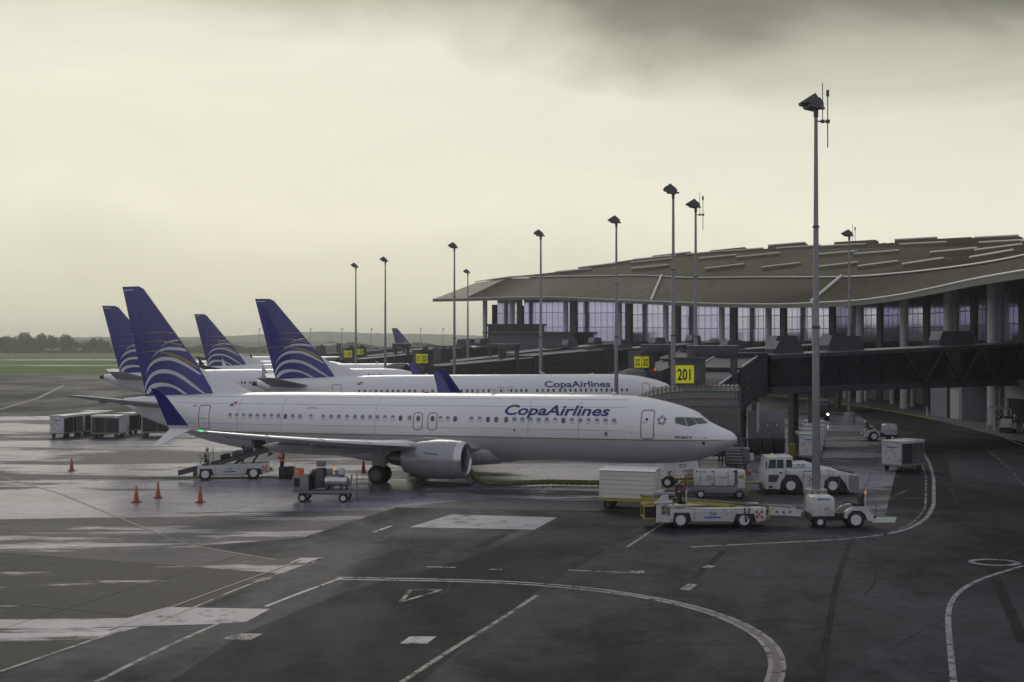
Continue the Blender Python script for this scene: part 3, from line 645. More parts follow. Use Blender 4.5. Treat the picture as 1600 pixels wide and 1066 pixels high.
stripe([(666,886),(712,887)],.12,pw); stripe([(765,890),(784,890)],.12,pw)
stripe([(0,640),(60,622),(100,602)],.6,pw2); stripe([(-40,612),(60,602),(140,597)],.6,pw2); stripe([(0,647),(30,649),(60,653)],.4,pw2)
stripe([(1280,630),(1330,636),(1400,645),(1455,652)],.25,py,.014)
stripe([(880,752),(1000,752)],.12,pw2); stripe([(600,770),(930,757)],.15,pw2); stripe([(845,770),(862,760)],.25,pw); stripe([(0,745),(90,770),(290,851),(430,875)],.10,dmetal,.012,'expansion_joint')
stripe([(505,872),(380,917),(250,972)],.12,pw2,.014); stripe([(470,876),(330,926),(170,985)],.08,seal,.014,'drain_edge'); stripe([(0,1050),(190,985)],.16,pw2,.014)
# worn white pads painted on the tarmac
def pad(pts,m,z=.011,name='painted_pad'):
    b=MB(); b.add([(*g(*p),z) for p in pts],[tuple(range(len(pts)))]); return b.build(name,m,MK)
pad([(640,824),(706,804),(870,809),(835,828)],padm); pad([(143,981),(262,949),(422,952),(385,972),(320,976)],padm)
pad([(347,999),(372,990),(411,991),(390,1001)],pw2); pad([(625,1006),(640,995),(682,995),(668,1006)],pw); pad([(452,880),(470,872),(505,872),(490,880)],padm,.014)
pad([(1362,817),(1366,808),(1401,808),(1398,817)],paint('mint_marking',(.28,.34,.30),.4)); pad([(1334,734),(1340,729),(1387,730),(1387,735)],pw2)
stripe([(626,941),(642,922)],.14,pw2); stripe([(642,922),(690,922)],.14,pw2); stripe([(690,922),(626,941)],.14,pw2)
for rr_ in(1,): 
    cx,cy_=g(1553,879); stripe([(cx+.95*math.cos(a*math.pi/12),cy_+.7*math.sin(a*math.pi/12)) for a in range(25)],.22,pw,px=False,name='painted_ring')
cx,cy_=g(757,815); stripe([(cx+.9*math.cos(a*math.pi/12),cy_+.9*math.sin(a*math.pi/12)) for a in range(25)],.1,seal,.016,px=False,name='painted_ring',dash=2)
cx,cy_=g(338,958); stripe([(cx+.55*math.cos(a*math.pi/12),cy_+.5*math.sin(a*math.pi/12)) for a in range(25)],.12,seal,.016,px=False,name='painted_ring',dash=2)
# tyre-worn strips and patched trenches of newer tarmac
newt=wet('newer_tarmac',(.016,.015,.018),(.007,.007,.008),.3,.75,.6,.5,spec=.12,grain=.5)
def strip_patch(pts,w): stripe(pts,w,newt,.008,'patched_trench')
strip_patch([(1540,870),(1600,1005)],.35); strip_patch([(1330,845),(1308,905),(1280,1066)],.22); strip_patch([(1130,862),(1060,925)],.3)
strip_patch([(720,868),(830,815)],.5); strip_patch([(880,880),(1010,828)],.6)
pad([(200,1110),(380,990),(540,925),(735,872),(860,818),(1000,822),(930,870),(838,925),(735,1000),(610,1110)],darktar,.0075,'darker_lane')

pad([(1416,660),(1465,662),(1498,790),(1440,700)],newt,.008,'patched_trench')

# ------------------------------------------------------------------ hills, woods, single trees
def ridge(name,Y,x0,x1,hfun,m,n=140,depth=400):
    b=MB(); rows=[]
    for j,(dy,k) in enumerate(((0,0),(depth*.15,.35),(depth*.4,.75),(depth*.7,1),(depth*1.2,.8))):
        rows.append([(x0+(x1-x0)*i/n,Y+dy,-1+k*hfun(x0+(x1-x0)*i/n)*(1 if k<1 else 1)) for i in range(n+1)])
    b.loft(rows,caps=False,wrap=False); return b.build(name,m,kind='structure',smooth=True)
wood=mat('far_wood',(.050,.075,.042),.9,var=.5,scale=.03,bump=0,spec=.1)
rnd=random.Random(4)
ph=[(rnd.uniform(.001,.02),rnd.uniform(0,6)) for _ in range(9)]
def hf(x,base,amp): return base+amp*sum(math.sin(x*f+p)/(1+i*.3) for i,(f,p) in enumerate(ph))/3
ridge('hills',2300,-2500,1300,lambda x:17+hf(x,3,3)+14*math.exp(-((x+400)/160)**2)+6*math.exp(-((x+180)/120)**2)+rnd.uniform(-.8,.8),wood,420)
ridge('hills',1500,-1700,-250,lambda x:hf(x,12,3)+rnd.uniform(-1,1),wood,260,200)
leafm=mat('tree_leaves',(.040,.070,.026),.8,var=.45,scale=.6,spec=.15,randobj=.25); barkm=mat('bark',(.07,.055,.04),.9)
def crown_mesh(rx,rz,h0,seed,n=900,leaf=.55,lobes=9):
    r_=random.Random(seed); cl=[]
    for k in range(lobes): 
        a=r_.uniform(0,6.28); q=r_.uniform(.1,.75); cl.append((rx*q*math.cos(a),rx*q*math.sin(a),h0+rz*r_.uniform(-.6,.75)*(1-.35*q),rx*r_.uniform(.28,.5)))
    b=MB()
    for _ in range(n):
        c=r_.choice(cl); d_=Vector((r_.gauss(0,1),r_.gauss(0,1),r_.gauss(0,.8))).normalized()*c[3]*r_.uniform(.65,1.08); p=Vector(c[:3])+d_
        u=Vector((r_.gauss(0,1),r_.gauss(0,1),r_.gauss(0,1))).normalized(); w=u.orthogonal().normalized(); s_=leaf*r_.uniform(.5,1.2)
        b.add([p+u*s_,p+w*s_,p-u*s_*.8,p-w*s_],[(0,1,2,3)])
    return b
def tree(x,y,h,rx,seed,label,trunk=.25):
    t=thing('tree',label,'tree',(x,y,-.12),group='trees along the edge of the airfield')
    b=MB().cyl((0,0,0),(.1,0,h*.5),.32,.2,8)
    r_=random.Random(seed)
    for k in range(4): a=r_.uniform(0,6.28); b.cyl((.1,0,h*r_.uniform(.25,.45)),(rx*.5*math.cos(a),rx*.5*math.sin(a),h*r_.uniform(.6,.8)),.14,.05,6)
    b.build('trunk',barkm,t); crown_mesh(rx,h*.42,h*.6,seed,1500 if rx>6 else 900,.6,12 if rx>6 else 7).build('crown',leafm,t)
TR=[(-12,905,12,9),(12,900,13.5,9),(38,890,15,10),(60,905,14,9),(80,900,13.5,8),(103,895,13,9),(118,900,9,5),(135,880,8.5,5),(150,905,13,6),(163,900,8,6)]
lab=['tree at the left edge of the photo, crown cut by the frame','round tree second from the left edge along the airfield','tallest broad tree of the row left of the tails','broad tree standing right of the tallest one in the row','tree with a narrow gap on its right in the airfield row','dark rounded tree right of the gap, before the low bushes','low tree tucked under the dark rounded tree','small lone tree with a thin stem in front of the row','tall slim tree nearest the leftmost tail','low bushy tree beside the slim one at the leftmost tail']
for k,((u,Y,h,rx),lb) in enumerate(zip(TR,lab)): tree((u-800)/FX*Y,Y,h,rx,k+11,lb)
b=MB(); r_=random.Random(5)
for _ in range(9000):
    u=r_.uniform(-60,780); Y=r_.uniform(930,1010); x=(u-800)/FX*Y; hh=(3.5+2.5*math.sin(u*.05)+1.8*math.sin(u*.13+1)) if u<170 else (6+2*math.sin(u*.06)); z=r_.uniform(0,max(1.5,hh))
    a=Vector((r_.gauss(0,1),r_.gauss(0,1),r_.gauss(0,1))).normalized(); w=a.orthogonal().normalized(); s_=r_.uniform(.6,1.6); p=Vector((x,Y,z))
    b.add([p+a*s_,p+w*s_,p-a*s_,p-w*s_],[(0,1,2,3)])
o=b.build('far_woods',leafm,kind='stuff'); o['label']='low far woods behind the grass of the airfield'

r_=random.Random(21)
for k,(u,v,a,ln) in enumerate(((700,1000,.2,9),(900,985,1.1,8),(1050,1010,.5,7),(1150,900,.1,9),(980,880,.9,8),(1350,930,1.4,9),(1400,1010,1.2,6),(560,960,.4,8),(780,870,.15,10),(1240,880,1.5,8),(1500,830,1.2,9),(450,1010,.3,7),(1120,1040,.05,5),(860,1030,.9,5))):
    x,y=g(u,v); pts=[]; an=a
    for i in range(12): pts.append((x,y)); an+=r_.uniform(-.25,.25); x+=math.cos(an)*ln/12; y+=math.sin(an)*ln/12
    stripe(pts,.045,newt,.009,'sealed_crack',px=False)

# ------------------------------------------------------------------ concourse
colm=mat('column_concrete',(.62,.63,.62),.5,var=.08,scale=1.5,dirt=(.16,.16,.15),damt=.3)
roofm=mat('roof_metal',(.125,.111,.060),.75,spec=.2,metal=0,var=.2,scale=.25,dirt=(.085,.077,.05),dscale=.35,damt=.55,stretch=(1,.3,1))
roofl=mat('canopy_metal',(.17,.153,.10),.62,spec=.3,metal=0,var=.25,scale=.5,dirt=(.13,.12,.09),dscale=.5,damt=.6)
roofe=mat('roof_trim_highlight',(.72,.71,.66),.4,var=.08)  # real gutters and flashings, and the painted lit edges of the skylights
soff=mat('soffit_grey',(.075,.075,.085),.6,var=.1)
wallg=mat('wall_grey',(.34,.34,.37),.6,var=.08,scale=.5,dirt=(.13,.13,.14),damt=.4)
pane=mat('tinted_glazing',(.68,.655,1.0),.10,metal=1.0,var=.10,scale=.35)
spand=mat('dark_glazing',(.018,.019,.028),.12,var=.3,spec=.6)
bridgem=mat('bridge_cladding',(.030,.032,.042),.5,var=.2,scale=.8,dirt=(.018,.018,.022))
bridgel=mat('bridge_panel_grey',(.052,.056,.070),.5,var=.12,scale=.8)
ST=[((44,60),14.2,18,20),((45.5,76),14.2,18.0,20),((46.6,91),14.2,18,20.3),((47.5,106),14.15,18,20.8),((49,121),14,17.8,21.2),((50,136),13.85,17.7,21.8),((49.9,151),13.8,17.8,22.4),((48.7,166),14,18,23.2),((46.5,182),14.3,18.4,24.6),((42.6,197),14.8,19.2,25.9),((37.3,211),15.4,20,27.1),((29,223.5),16.2,20.6,27.6),((21.4,236.5),17,21.8,27.8),((11.2,247.5),17.8,22.3,27.2),((0,257.5),18.0,22.7,25.8),((-6,264),18.1,22.9,25.0)]
SP=[Vector((*p[0],0)) for p in ST]
def tan(i): a=SP[max(0,i-1)]; b_=SP[min(len(SP)-1,i+1)]; return (b_-a).normalized()
def nrm(i): t=tan(i); return Vector((t.y,-t.x,0))
con=thing('concourse','long curved airport concourse with sweeping metal roof and lavender glazing','terminal',(48,150,0))
cw_=Vector((48,150,0))
def cb(mb,name,m,par=con,**k):
    mb.v=[tuple(Vector(v)-cw_) for v in mb.v]; return mb.build(name,m,par,**k)
# roof surfaces; stations resampled every ~3 m
def spl(i,t):
    def cr4(a,b_,c,d_): return .5*((2*b_)+(-a+c)*t+(2*a-5*b_+4*c-d_)*t*t+(-a+3*b_-3*c+d_)*t*t*t)
    ii=[max(0,i-1),i,i+1,min(len(SP)-1,i+2)]
    P_=cr4(*[SP[k] for k in ii]); N_=cr4(*[nrm(k) for k in ii]).normalized(); zz=[cr4(*[ST[k][j] for k in ii]) for j in(1,2,3)]
    return P_,N_,zz
FS=[]
for i in range(len(SP)-1):
    for k in range(5): FS.append(spl(i,k/5))
FS.append(spl(len(SP)-2,1.0))
# tapering prow beyond the last column
tip=Vector((-17.8,266.5,0)); last=FS[-1]
PR_=[(last[0]+last[1]*-6,last[2][0]),(last[0]+last[1]*6,last[2][1]),(last[0]+last[1]*30,last[2][2])]
def row(off,zf,dz=0): return [tuple(p+n_*off+Vector((0,0,zf(z)+dz))) for p,n_,z in FS]
E_=row(-6,lambda z:z[0]); Bd=row(6,lambda z:z[1]); M1=row(14,lambda z:z[1]+(z[2]-z[1])*.5); M2=row(22,lambda z:z[1]+(z[2]-z[1])*.83); Rg=row(30,lambda z:z[2]); F1=row(42,lambda z:z[2]-2.5); F2=row(60,lambda z:14)
def ext(r,p): r.append(p); return r
ext(E_,(-17.8,266.5,18.2)); ext(Bd,(-8.6,277.5,22.4)); 
for r,q in((M1,(-3.5,281,23.2)),(M2,(0,285,24)),(Rg,(4,290,24.4)),(F1,(10,298,23)),(F2,(18,312,14))): r.append(q)
lw=MB(); n_=len(E_); lw.v=E_+Bd; lw.f=[(k,k+1,n_+k+1,n_+k) for k in range(n_-1)]
lw=cb(lw,'lower_roof',roofl,kind=None)
up_=MB(); rows=[row(6.6,lambda z:z[1]+.45)+[(-8.3,277.8,22.9)],M1,M2,Rg,F1,F2]; up_.v=sum(rows,[]); up_.f=[(j*n_+k,j*n_+k+1,(j+1)*n_+k+1,(j+1)*n_+k) for j in range(len(rows)-1) for k in range(n_-1)]
up_=cb(up_,'upper_roof',roofm)
# soffit and fascia
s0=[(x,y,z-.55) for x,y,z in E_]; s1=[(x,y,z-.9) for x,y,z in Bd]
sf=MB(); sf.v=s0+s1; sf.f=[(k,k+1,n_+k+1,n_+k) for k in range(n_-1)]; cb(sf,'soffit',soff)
fa=MB(); fa.v=[(x,y,z+.06) for x,y,z in E_]+s0; fa.f=[(k,k+1,n_+k+1,n_+k) for k in range(n_-1)]; cb(fa,'fascia',mat('fascia_grey',(.13,.13,.125),.5,var=.1))
b=MB()
b.sweep([(x,y,z+.10) for x,y,z in E_],.11,6); cb(b,'eave_gutter',roofe)
b=MB(); b.sweep([(x,y,z+.32) for x,y,z in Bd],.13,6); cb(b,'roof_step_trim',roofe)
# standing seams of the lower roof and the upper roof
b=MB(); cnt=0
for a,c in((E_,Bd),):
    for k in range(n_-2):
        for q in(0,.25,.5,.75):
            p=Vector(a[k]).lerp(Vector(a[k+1]),q); r=Vector(c[k]).lerp(Vector(c[k+1]),q); b.cyl(p+Vector((0,0,.05)),r+Vector((0,0,.05)),.05,.05,4,False)
cb(b,'standing_seam_field',roofl,lw,kind='stuff')
b=MB()
for k in range(n_-1):
    for q in(0,.5):
        for a,c in zip(rows[:3],rows[1:4]):
            p=Vector(a[k]).lerp(Vector(a[k+1]),q); r=Vector(c[k]).lerp(Vector(c[k+1]),q); b.cyl(p+Vector((0,0,.05)),r+Vector((0,0,.05)),.06,.06,4,False)
cb(b,'standing_seam_field',roofm,up_,kind='stuff')
for k,m_ in((36,roofe),(54,roofe)):      # two diagonal expansion flashings
    p=Vector(E_[min(k,n_-1)]); r=Vector(Bd[min(k+4,n_-1)] if k>40 else Bd[k+5]); b=MB(); b.cyl(p+Vector((0,0,.3)),r+Vector((0,0,.5)),.22,.22,6); cb(b,'roof_flashing',m_,lw)
# skylight monitors: raised boxes with the lit edge painted on as a pale bar, stepping along the upper roof
def roofpt(f,w):                         # f along stations, w 0..1 across the upper roof
    i=min(int(f),len(FS)-2); t=f-i; a=[Vector(r[i]).lerp(Vector(r[i+1]),t) for r in(rows[0],M1,M2,Rg)]; q=w*3; j=min(2,int(q)); return a[j].lerp(a[j+1],q-j)
rs=random.Random(12); nsk=0
for w,f0,f1,stp,ln in((.22,16,66,5.2,2.6),(.50,12,67,4.6,2.8),(.78,9,67,4.2,2.7),(.98,6,66,3.4,2.3)):
    f=f0
    while f<f1:
        p=roofpt(f,w); q=roofpt(f+ln,max(.02,w-.085)); u_=(q-p); L0=u_.length; u_.normalize(); sd=Vector((-u_.y,u_.x,0)).normalized(); 
        hz=.62 if w>.9 else .30
        b=MB(); wd=.45 if w<.9 else .7
        vs=[]
        for e in(p,q):
            vs+=[e-sd*wd+Vector((0,0,-.1)),e+sd*wd+Vector((0,0,-.1)),e+sd*wd*.7+Vector((0,0,hz+.1)),e-sd*wd*.7+Vector((0,0,hz-.12))]
        b.add(vs,[(0,1,5,4),(1,2,6,5),(2,3,7,6),(3,0,4,7),(0,3,2,1),(4,5,6,7)])
        o=cb(b,'skylight',roofm,up_)
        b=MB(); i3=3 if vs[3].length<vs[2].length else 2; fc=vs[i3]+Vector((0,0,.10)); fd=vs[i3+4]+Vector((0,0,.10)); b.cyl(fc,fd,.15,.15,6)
        nsk+=1
        stp_=1
        if w<.9 or nsk%2: o2=MB(); o2.v=b.v; o2.f=b.f; cb(o2,'skylight_lit_edge',roofe,up_)
        f+=stp*rs.uniform(.7,1.5)
# plant screens on the crest at the right
for f in(23,26,29,32): 
    p=roofpt(f,1.0); b=MB(); b.box(p+Vector((0,0,.7)),(3.5,5,2.0+.8*(f%2)),rz=.2); cb(b,'plant_screen',mat('plant_dark',(.05,.048,.04),.7),up_)
# columns, glazing, dark piers, spandrels
colme=None; cnum=0
pane_cache={}
for i in range(2,len(SP)):
    p=SP[i]; b=MB(); b.cyl((0,0,0),(0,0,ST[i][1]+.9),.52,.52,20); o=b.build('column',colm,con,smooth=True,angle=50); o.location=p-cw_; cnum+=1
for i in(5,4):
    b=MB(); b.cyl((0,0,0),(0,0,ST[i][1]+.9),.52,.52,20); o=b.build('column',colm,con,smooth=True,angle=50); q=SP[i]+Vector((1.3,1.6,0)); o.location=q-cw_
for i in range(2,len(SP)-1):
    a=SP[i]+nrm(i)*3.2; c=SP[i+1]+nrm(i+1)*3.2; d_=(c-a); Lb=d_.length; rz=math.atan2(d_.y,d_.x)
    top=(ST[i][1]+ST[i+1][1])/2+.15; z0=8.7; rowsn=3; cols=8; ph_=(top-z0)/rowsn; pwid=(Lb-2.2)/cols
    me=None
    for r in range(rowsn):
        for k in range(cols):
            if me is None:
                b=MB(); b.box((0,0,0),(pwid-.09,.05,ph_-.09)); o=b.build('glass_pane',pane,con); me=o.data
            else: o=bpy.data.objects.new('glass_pane',me); C.objects.link(o); o.parent=con
            t=(1.6+pwid*(k+.5))/Lb; q=a+d_*t; o.location=(q.x-cw_.x,q.y-cw_.y,z0+ph_*(r+.5)); o.rotation_euler=(0,0,rz+rs.uniform(-.006,.006))
    # mullion grid of the bay
    b=MB(); u_=d_.normalized(); nn=Vector((u_.y,-u_.x,0))
    for k in range(cols+1): q=a+u_*(1.6+pwid*k); b.box((q.x,q.y,(z0+top)/2),(.09,.09,top-z0),rz=rz)
    for r in range(rowsn+1): q=a+u_*(1.6+pwid*cols/2); b.box((q.x,q.y,z0+ph_*r),(pwid*cols,.14,.10),rz=rz)
    cb(b,'mullion_grid',dmetal)
    q=a+u_*.75; b=MB(); b.box((q.x,q.y,top/2+.3),(1.5,.3,top+.6),rz=rz); cb(b,'facade_pier',soff)
    q=a+u_*(Lb/2+.4); b=MB(); b.box((q.x,q.y,(4.9+z0)/2),(Lb-.5,.2,z0-4.9),rz=rz); cb(b,'spandrel_panel',spand)
    qb=a+u_*Lb/2; b=MB(); b.box((qb.x-nn.x*1.2,qb.y-nn.y*1.2,4.75),(Lb+.3,5.2,.55),rz=rz); cb(b,'floor_slab_edge',wallg)
    # lintel under the soffit
    b=MB(); b.box((qb.x,qb.y,top+1.2),(Lb+.4,.5,2.4),rz=rz); cb(b,'head_panel',soff)
    # ground storey: recessed wall with openings and small posts
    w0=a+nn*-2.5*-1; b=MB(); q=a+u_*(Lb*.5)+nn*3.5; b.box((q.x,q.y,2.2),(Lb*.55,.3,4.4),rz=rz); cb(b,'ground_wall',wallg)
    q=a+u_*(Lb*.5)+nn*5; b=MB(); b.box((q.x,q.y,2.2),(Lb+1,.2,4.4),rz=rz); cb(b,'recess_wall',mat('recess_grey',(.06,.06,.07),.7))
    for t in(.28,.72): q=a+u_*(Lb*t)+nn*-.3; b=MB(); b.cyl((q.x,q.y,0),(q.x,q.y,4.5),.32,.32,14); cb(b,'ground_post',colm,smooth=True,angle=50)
for k in(3,8):
    pass
# dark core of the building behind the glass, so nothing shows through
b=MB()
for i in range(1,len(SP)-1):
    a=SP[i]+nrm(i)*9; c=SP[i+1]+nrm(i+1)*9; d_=c-a; q=(a+c)/2; b.box((q.x,q.y,7),(d_.length+1,.3,14),rz=math.atan2(d_.y,d_.x))
cb(b,'inner_wall',soff)
e=SP[-1]+nrm(len(SP)-1)*9; b=MB(); b.box((e.x-.5,e.y+1,8.5),(13,.4,17),rz=math.atan2(nrm(14).y,nrm(14).x)); cb(b,'end_wall',spand)
# projecting ground-floor block with its door
b=MB(); b.bb(48.75,56.5,128.6,138.2,0,4.46); cb(b,'projecting_block',wallg)
b=MB(); b.bb(48.68,48.76,129.3,131.9,.15,3.3); dr=cb(b,'door',colm); b=MB(); b.bb(48.64,48.72,131.95,132.7,.15,3.5); cb(b,'door_recess',dark)
b=MB(); b.bb(48.7,49.0,108,117,3.1,5.2); b.bb(49,56,108,108.3,3.1,5.2); cb(b,'hanging_panel',wallg)
for y in(109.5,114.0): b=MB(); b.cyl((49.7,y,0),(49.7,y,3.2),.4,.4,14); cb(b,'ground_post',colm,smooth=True,angle=50)
# annexes at the far end
tag(MB().bb(-5,13,246,254,0,10.4).bb(-6,13.5,245.2,254.2,10.4,10.75).build('annex',mat('annex_grey',(.12,.125,.14),.6,var=.1)),'low grey annex with pale flat roof below the far end of the concourse','building')
tag(MB().bb(-5.2,9,255.5,262,0,12.1).bb(-5.6,9.4,255.1,262.4,12.1,12.5).build('annex',mat('annex_dark',(.045,.047,.06),.5,var=.1)),'dark box building with thin pale rim under the leftmost concourse windows','building')
# kerb and pavement along the concourse
b=MB(); o0=[p+n__*-3.4 for p,n__,z in FS]; o1=[p+n__*10 for p,n__,z in FS]
k=len(o0); b.v=[(p.x,p.y,.14) for p in o0]+[(p.x,p.y,.14) for p in o1]+[(p.x,p.y,-.06) for p in o0]; b.f=[(i,i+1,k+i+1,k+i) for i in range(k-1)]+[(2*k+i,2*k+i+1,i+1,i) for i in range(k-1)]
b.build('pavement',kerbm,kind='structure')
b=MB(); sl_=[(p+n__*-3.405) for p,n__,z in FS if 128<p.y<215]; sm=[(p+n__*-3.1) for p,n__,z in FS if 128<p.y<215]; k=len(sl_)
b.v=[(p.x,p.y,.146) for p in sl_]+[(p.x,p.y,.146) for p in sm]+[(p.x,p.y,-.02) for p in sl_]; b.f=[(i,i+1,k+i+1,k+i) for i in range(k-1)]+[(2*k+i,2*k+i+1,i+1,i) for i in range(k-1)]
b.build('kerb_line',py,kind='structure')

# ------------------------------------------------------------------ boarding bridges
signy=mat('sign_yellow',(.72,.72,.02),.4,var=.04,emit=.12)
txtb=mat('sign_black',(.01,.01,.01),.4)
railm=mat('railing_grey',(.22,.23,.24),.4,metal=.4)
canm=mat('canopy_fabric',(.105,.113,.107),.55,var=.12,scale=2); pale=mat('pale_trim',(.50,.51,.52),.35,var=.06)
def beam(b,p,q,w,h0,h1):                 # a box along p->q (plan), from z h0 to h1 above each end's z
    p=Vector(p); q=Vector(q); u_=(q-p); u_.z=0; u_.normalize(); s=Vector((-u_.y,u_.x,0))*w/2
    vs=[]
    for e in(p,q): vs+=[e-s+Vector((0,0,h0)),e+s+Vector((0,0,h0)),e+s+Vector((0,0,h1)),e-s+Vector((0,0,h1))]
    return b.add(vs,[(0,1,2,3),(7,6,5,4),(0,4,5,1),(1,5,6,2),(2,6,7,3),(3,7,4,0)])
def bridge(cab,rot,label,num=None,two=True,sgnrot=0,door=None,portal=.42,hood=(170,3.4),beaconlamp=True,stairs=True):
    c=Vector((*cab,3.0)); r=Vector((*rot,4.7)); t=thing('boarding_bridge',label,'boarding bridge',(r.x,r.y,0),group='boarding bridges at the gates'); o_=Vector((r.x,r.y,0))
    def pt(mb,n,m,par=t,**k): mb.v=[tuple(Vector(v)-o_) for v in mb.v]; return mb.build(n,m,par,**k)
    u_=(r-c); Ln=u_.length; u2=Vector((u_.x,u_.y,0)).normalized(); s=Vector((-u2.y,u2.x,0))
    m_=c.lerp(r,.52)
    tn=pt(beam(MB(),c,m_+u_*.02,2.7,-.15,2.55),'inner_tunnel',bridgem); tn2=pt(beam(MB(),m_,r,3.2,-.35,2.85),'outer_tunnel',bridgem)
    for (p,q,w,h,par) in((c,m_,2.75,2.6,tn),(m_,r,3.25,2.9,tn2)):
        for sg in(-1,1): 
            b=MB(); b.cyl(p+s*sg*w/2+Vector((0,0,h)),q+s*sg*w/2+Vector((0,0,h)),.075,.075,6); pt(b,'roof_edge_rail',pale,par)
        b=MB(); k_=int((q-p).length/1.1)
        for sg in(-1,1):
            for i in range(1,k_): e=p.lerp(q,i/k_)+s*sg*w/2; b.box((e.x,e.y,e.z+1.2),(.08,.08,2.5),rz=math.atan2(u2.y,u2.x))
            for z in(.1,1.0,1.9): b.cyl(p+s*sg*(w/2+.01)+Vector((0,0,z)),q+s*sg*(w/2+.01)+Vector((0,0,z)),.035,.035,4,False)
        pt(b,'side_batten_field',bridgel,par,kind='stuff')
    # cab
    rz=math.atan2(u2.y,u2.x)
    k1=c-u2*1.2
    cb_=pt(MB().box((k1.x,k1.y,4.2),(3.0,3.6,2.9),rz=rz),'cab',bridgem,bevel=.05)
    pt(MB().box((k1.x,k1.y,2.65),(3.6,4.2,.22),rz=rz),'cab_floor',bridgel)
    k2=k1-u2*.1-s*.0; sb=pt(MB().box((k2.x,k2.y,6.55),(1.9,1.9,1.9),rz=sgnrot+(R(45) if two else 0)),'sign_tower',dmetal,cb_)
    pt(MB().box((k2.x,k2.y,7.55),(2.1,2.1,.12),rz=sgnrot+(R(45) if two else 0)),'sign_tower_cap',bridgel,cb_); pt(MB().cyl((k2.x+.3,k2.y,7.6),(k2.x+.3,k2.y,8.0),.35,.35,10),'roof_fan',dmetal,cb_)
    if num:
        for fa in((0,) if not two else (-1,1)):
            an=sgnrot+(R(-90)+(R(45)*fa if two else 0)); fn=Vector((math.cos(an),math.sin(an),0)); rt=Vector((-fn.y,fn.x,0)); w_=1.15 if not two else .95
            ctr=k2+fn*(1.0 if not two else 1.0)+(rt*(-.44*fa) if two else rt*-.35); ctr=Vector((ctr.x,ctr.y,6.55))
            b=MB(); hw=w_/2
            vs=[ctr+rt*x*hw+Vector((0,0,z*.56))+fn*d_ for d_ in(-.06,.0) for x,z in((-1,-1),(1,-1),(1,1),(-1,1))]; b.add(vs,[(0,1,2,3),(7,6,5,4),(0,4,5,1),(1,5,6,2),(2,6,7,3),(3,7,4,0)])
            sg_=pt(b,'gate_sign',signy,sb)
            text(num,.98,txtb,sg_,lambda tx,ty:tuple(ctr+fn*.012+rt*tx+Vector((0,0,ty-.35))-o_),'gate_number',bold=.02,width=.82*w_/1.15)
    b=MB(); k3=k1+s*2.1; b.box((k3.x,k3.y,5.2),(.5,.5,.5),rz=rz); pt(b,'sensor_box',bridgel,cb_)
    if beaconlamp and num in('201','202'): k4=k1-u2*.2-s*1.4; pt(MB().cyl((k4.x,k4.y,5.65),(k4.x,k4.y,5.95),.1,.09,10),'red_beacon',mat('red_beacon',(.9,.08,.03),.3,emit=.5),cb_)
    # hood: arched concertina canopy reaching over the aircraft door
    if hood:
        ha=R(hood[0]); hu=Vector((math.cos(ha),math.sin(ha),0)); hs=Vector((-hu.y,hu.x,0)); h0=k1+hu*1.35-u2*1.0; h0.z=3.0; nf=int(hood[1]/.26)
        if len(hood)>2: h0=Vector((*hood[2],3.0))
        for k in range(nf):
            b=MB(); rings=[]
            for dd,rr_ in((0,.99),(.13,1.012),(.26,.99)):
                e=h0+hu*(k*.26+dd); W_,H_=1.75*rr_,2.92*rr_; dz=-1.5*((k*.26+dd)/hood[1])**5
                prof=[(-1,0),(-1,.42),(-.97,.56),(-.86,.72),(-.66,.86),(-.36,.96),(0,1),(.36,.96),(.66,.86),(.86,.72),(.97,.56),(1,.42),(1,0)]
                rings.append([tuple(e+hs*x*W_+Vector((0,0,z*H_+dz*z))) for x,z in prof])
            b.loft(rings,caps=False,wrap=False); pt(b,'canopy_fold',canm,cb_)
        pt(MB().box((h0.x,h0.y,4.3),(.1,3.4,2.7),rz=ha),'hood_bulkhead',dmetal,cb_)
        b=MB()
        for zz,xx in((.56,.975),(.72,.865),(.86,.665),(.96,.365),(1.0,0),(.96,-.365),(.86,-.665),(.72,-.865)):
            b.sweep([h0+hs*xx*1.79+hu*(hood[1]*q/8)+Vector((0,0,zz*2.96-1.5*(q/8)**5*zz)) for q in range(9)],.022,4)
        pt(b,'canopy_batten',dmetal,cb_)
    # lift portal, legs and bogie
    pp=c.lerp(r,portal); pw_=1.5
    for sg in(-1,1): e=pp+s*sg*pw_; pt(MB().box((e.x,e.y,4.3),(.42,.42,7.6),rz=rz),'portal_leg',bridgel)
    pt(MB().box((pp.x,pp.y,7.95),(.7,3.5,.72),rz=rz),'portal_beam',bridgel,bevel=.03)
    pt(MB().box((pp.x,pp.y,8.33),(.76,3.56,.05),rz=rz),'portal_cap',pale)
    pt(MB().box((pp.x,pp.y,.85),(.9,4.2,.5),rz=rz).box((pp.x,pp.y,2.4),(.5,3.4,.3),rz=rz),'bogie_frame',bridgel)
    for sg in(-1,1):
        e=pp+s*sg*1.3; b=MB(); b.cyl(e-s*.35+Vector((0,0,.5-e.z)),e+s*.35+Vector((0,0,.5-e.z)),.5,.5,18); pt(b,'bogie_wheel',black)
    pt(MB().cyl((pp.x,pp.y,1),(pp.x,pp.y,2.4),.18,.18,8).box((pp.x+s.x,pp.y+s.y,1.6),(.9,.7,1.0),rz=rz),'lift_gear',dmetal)
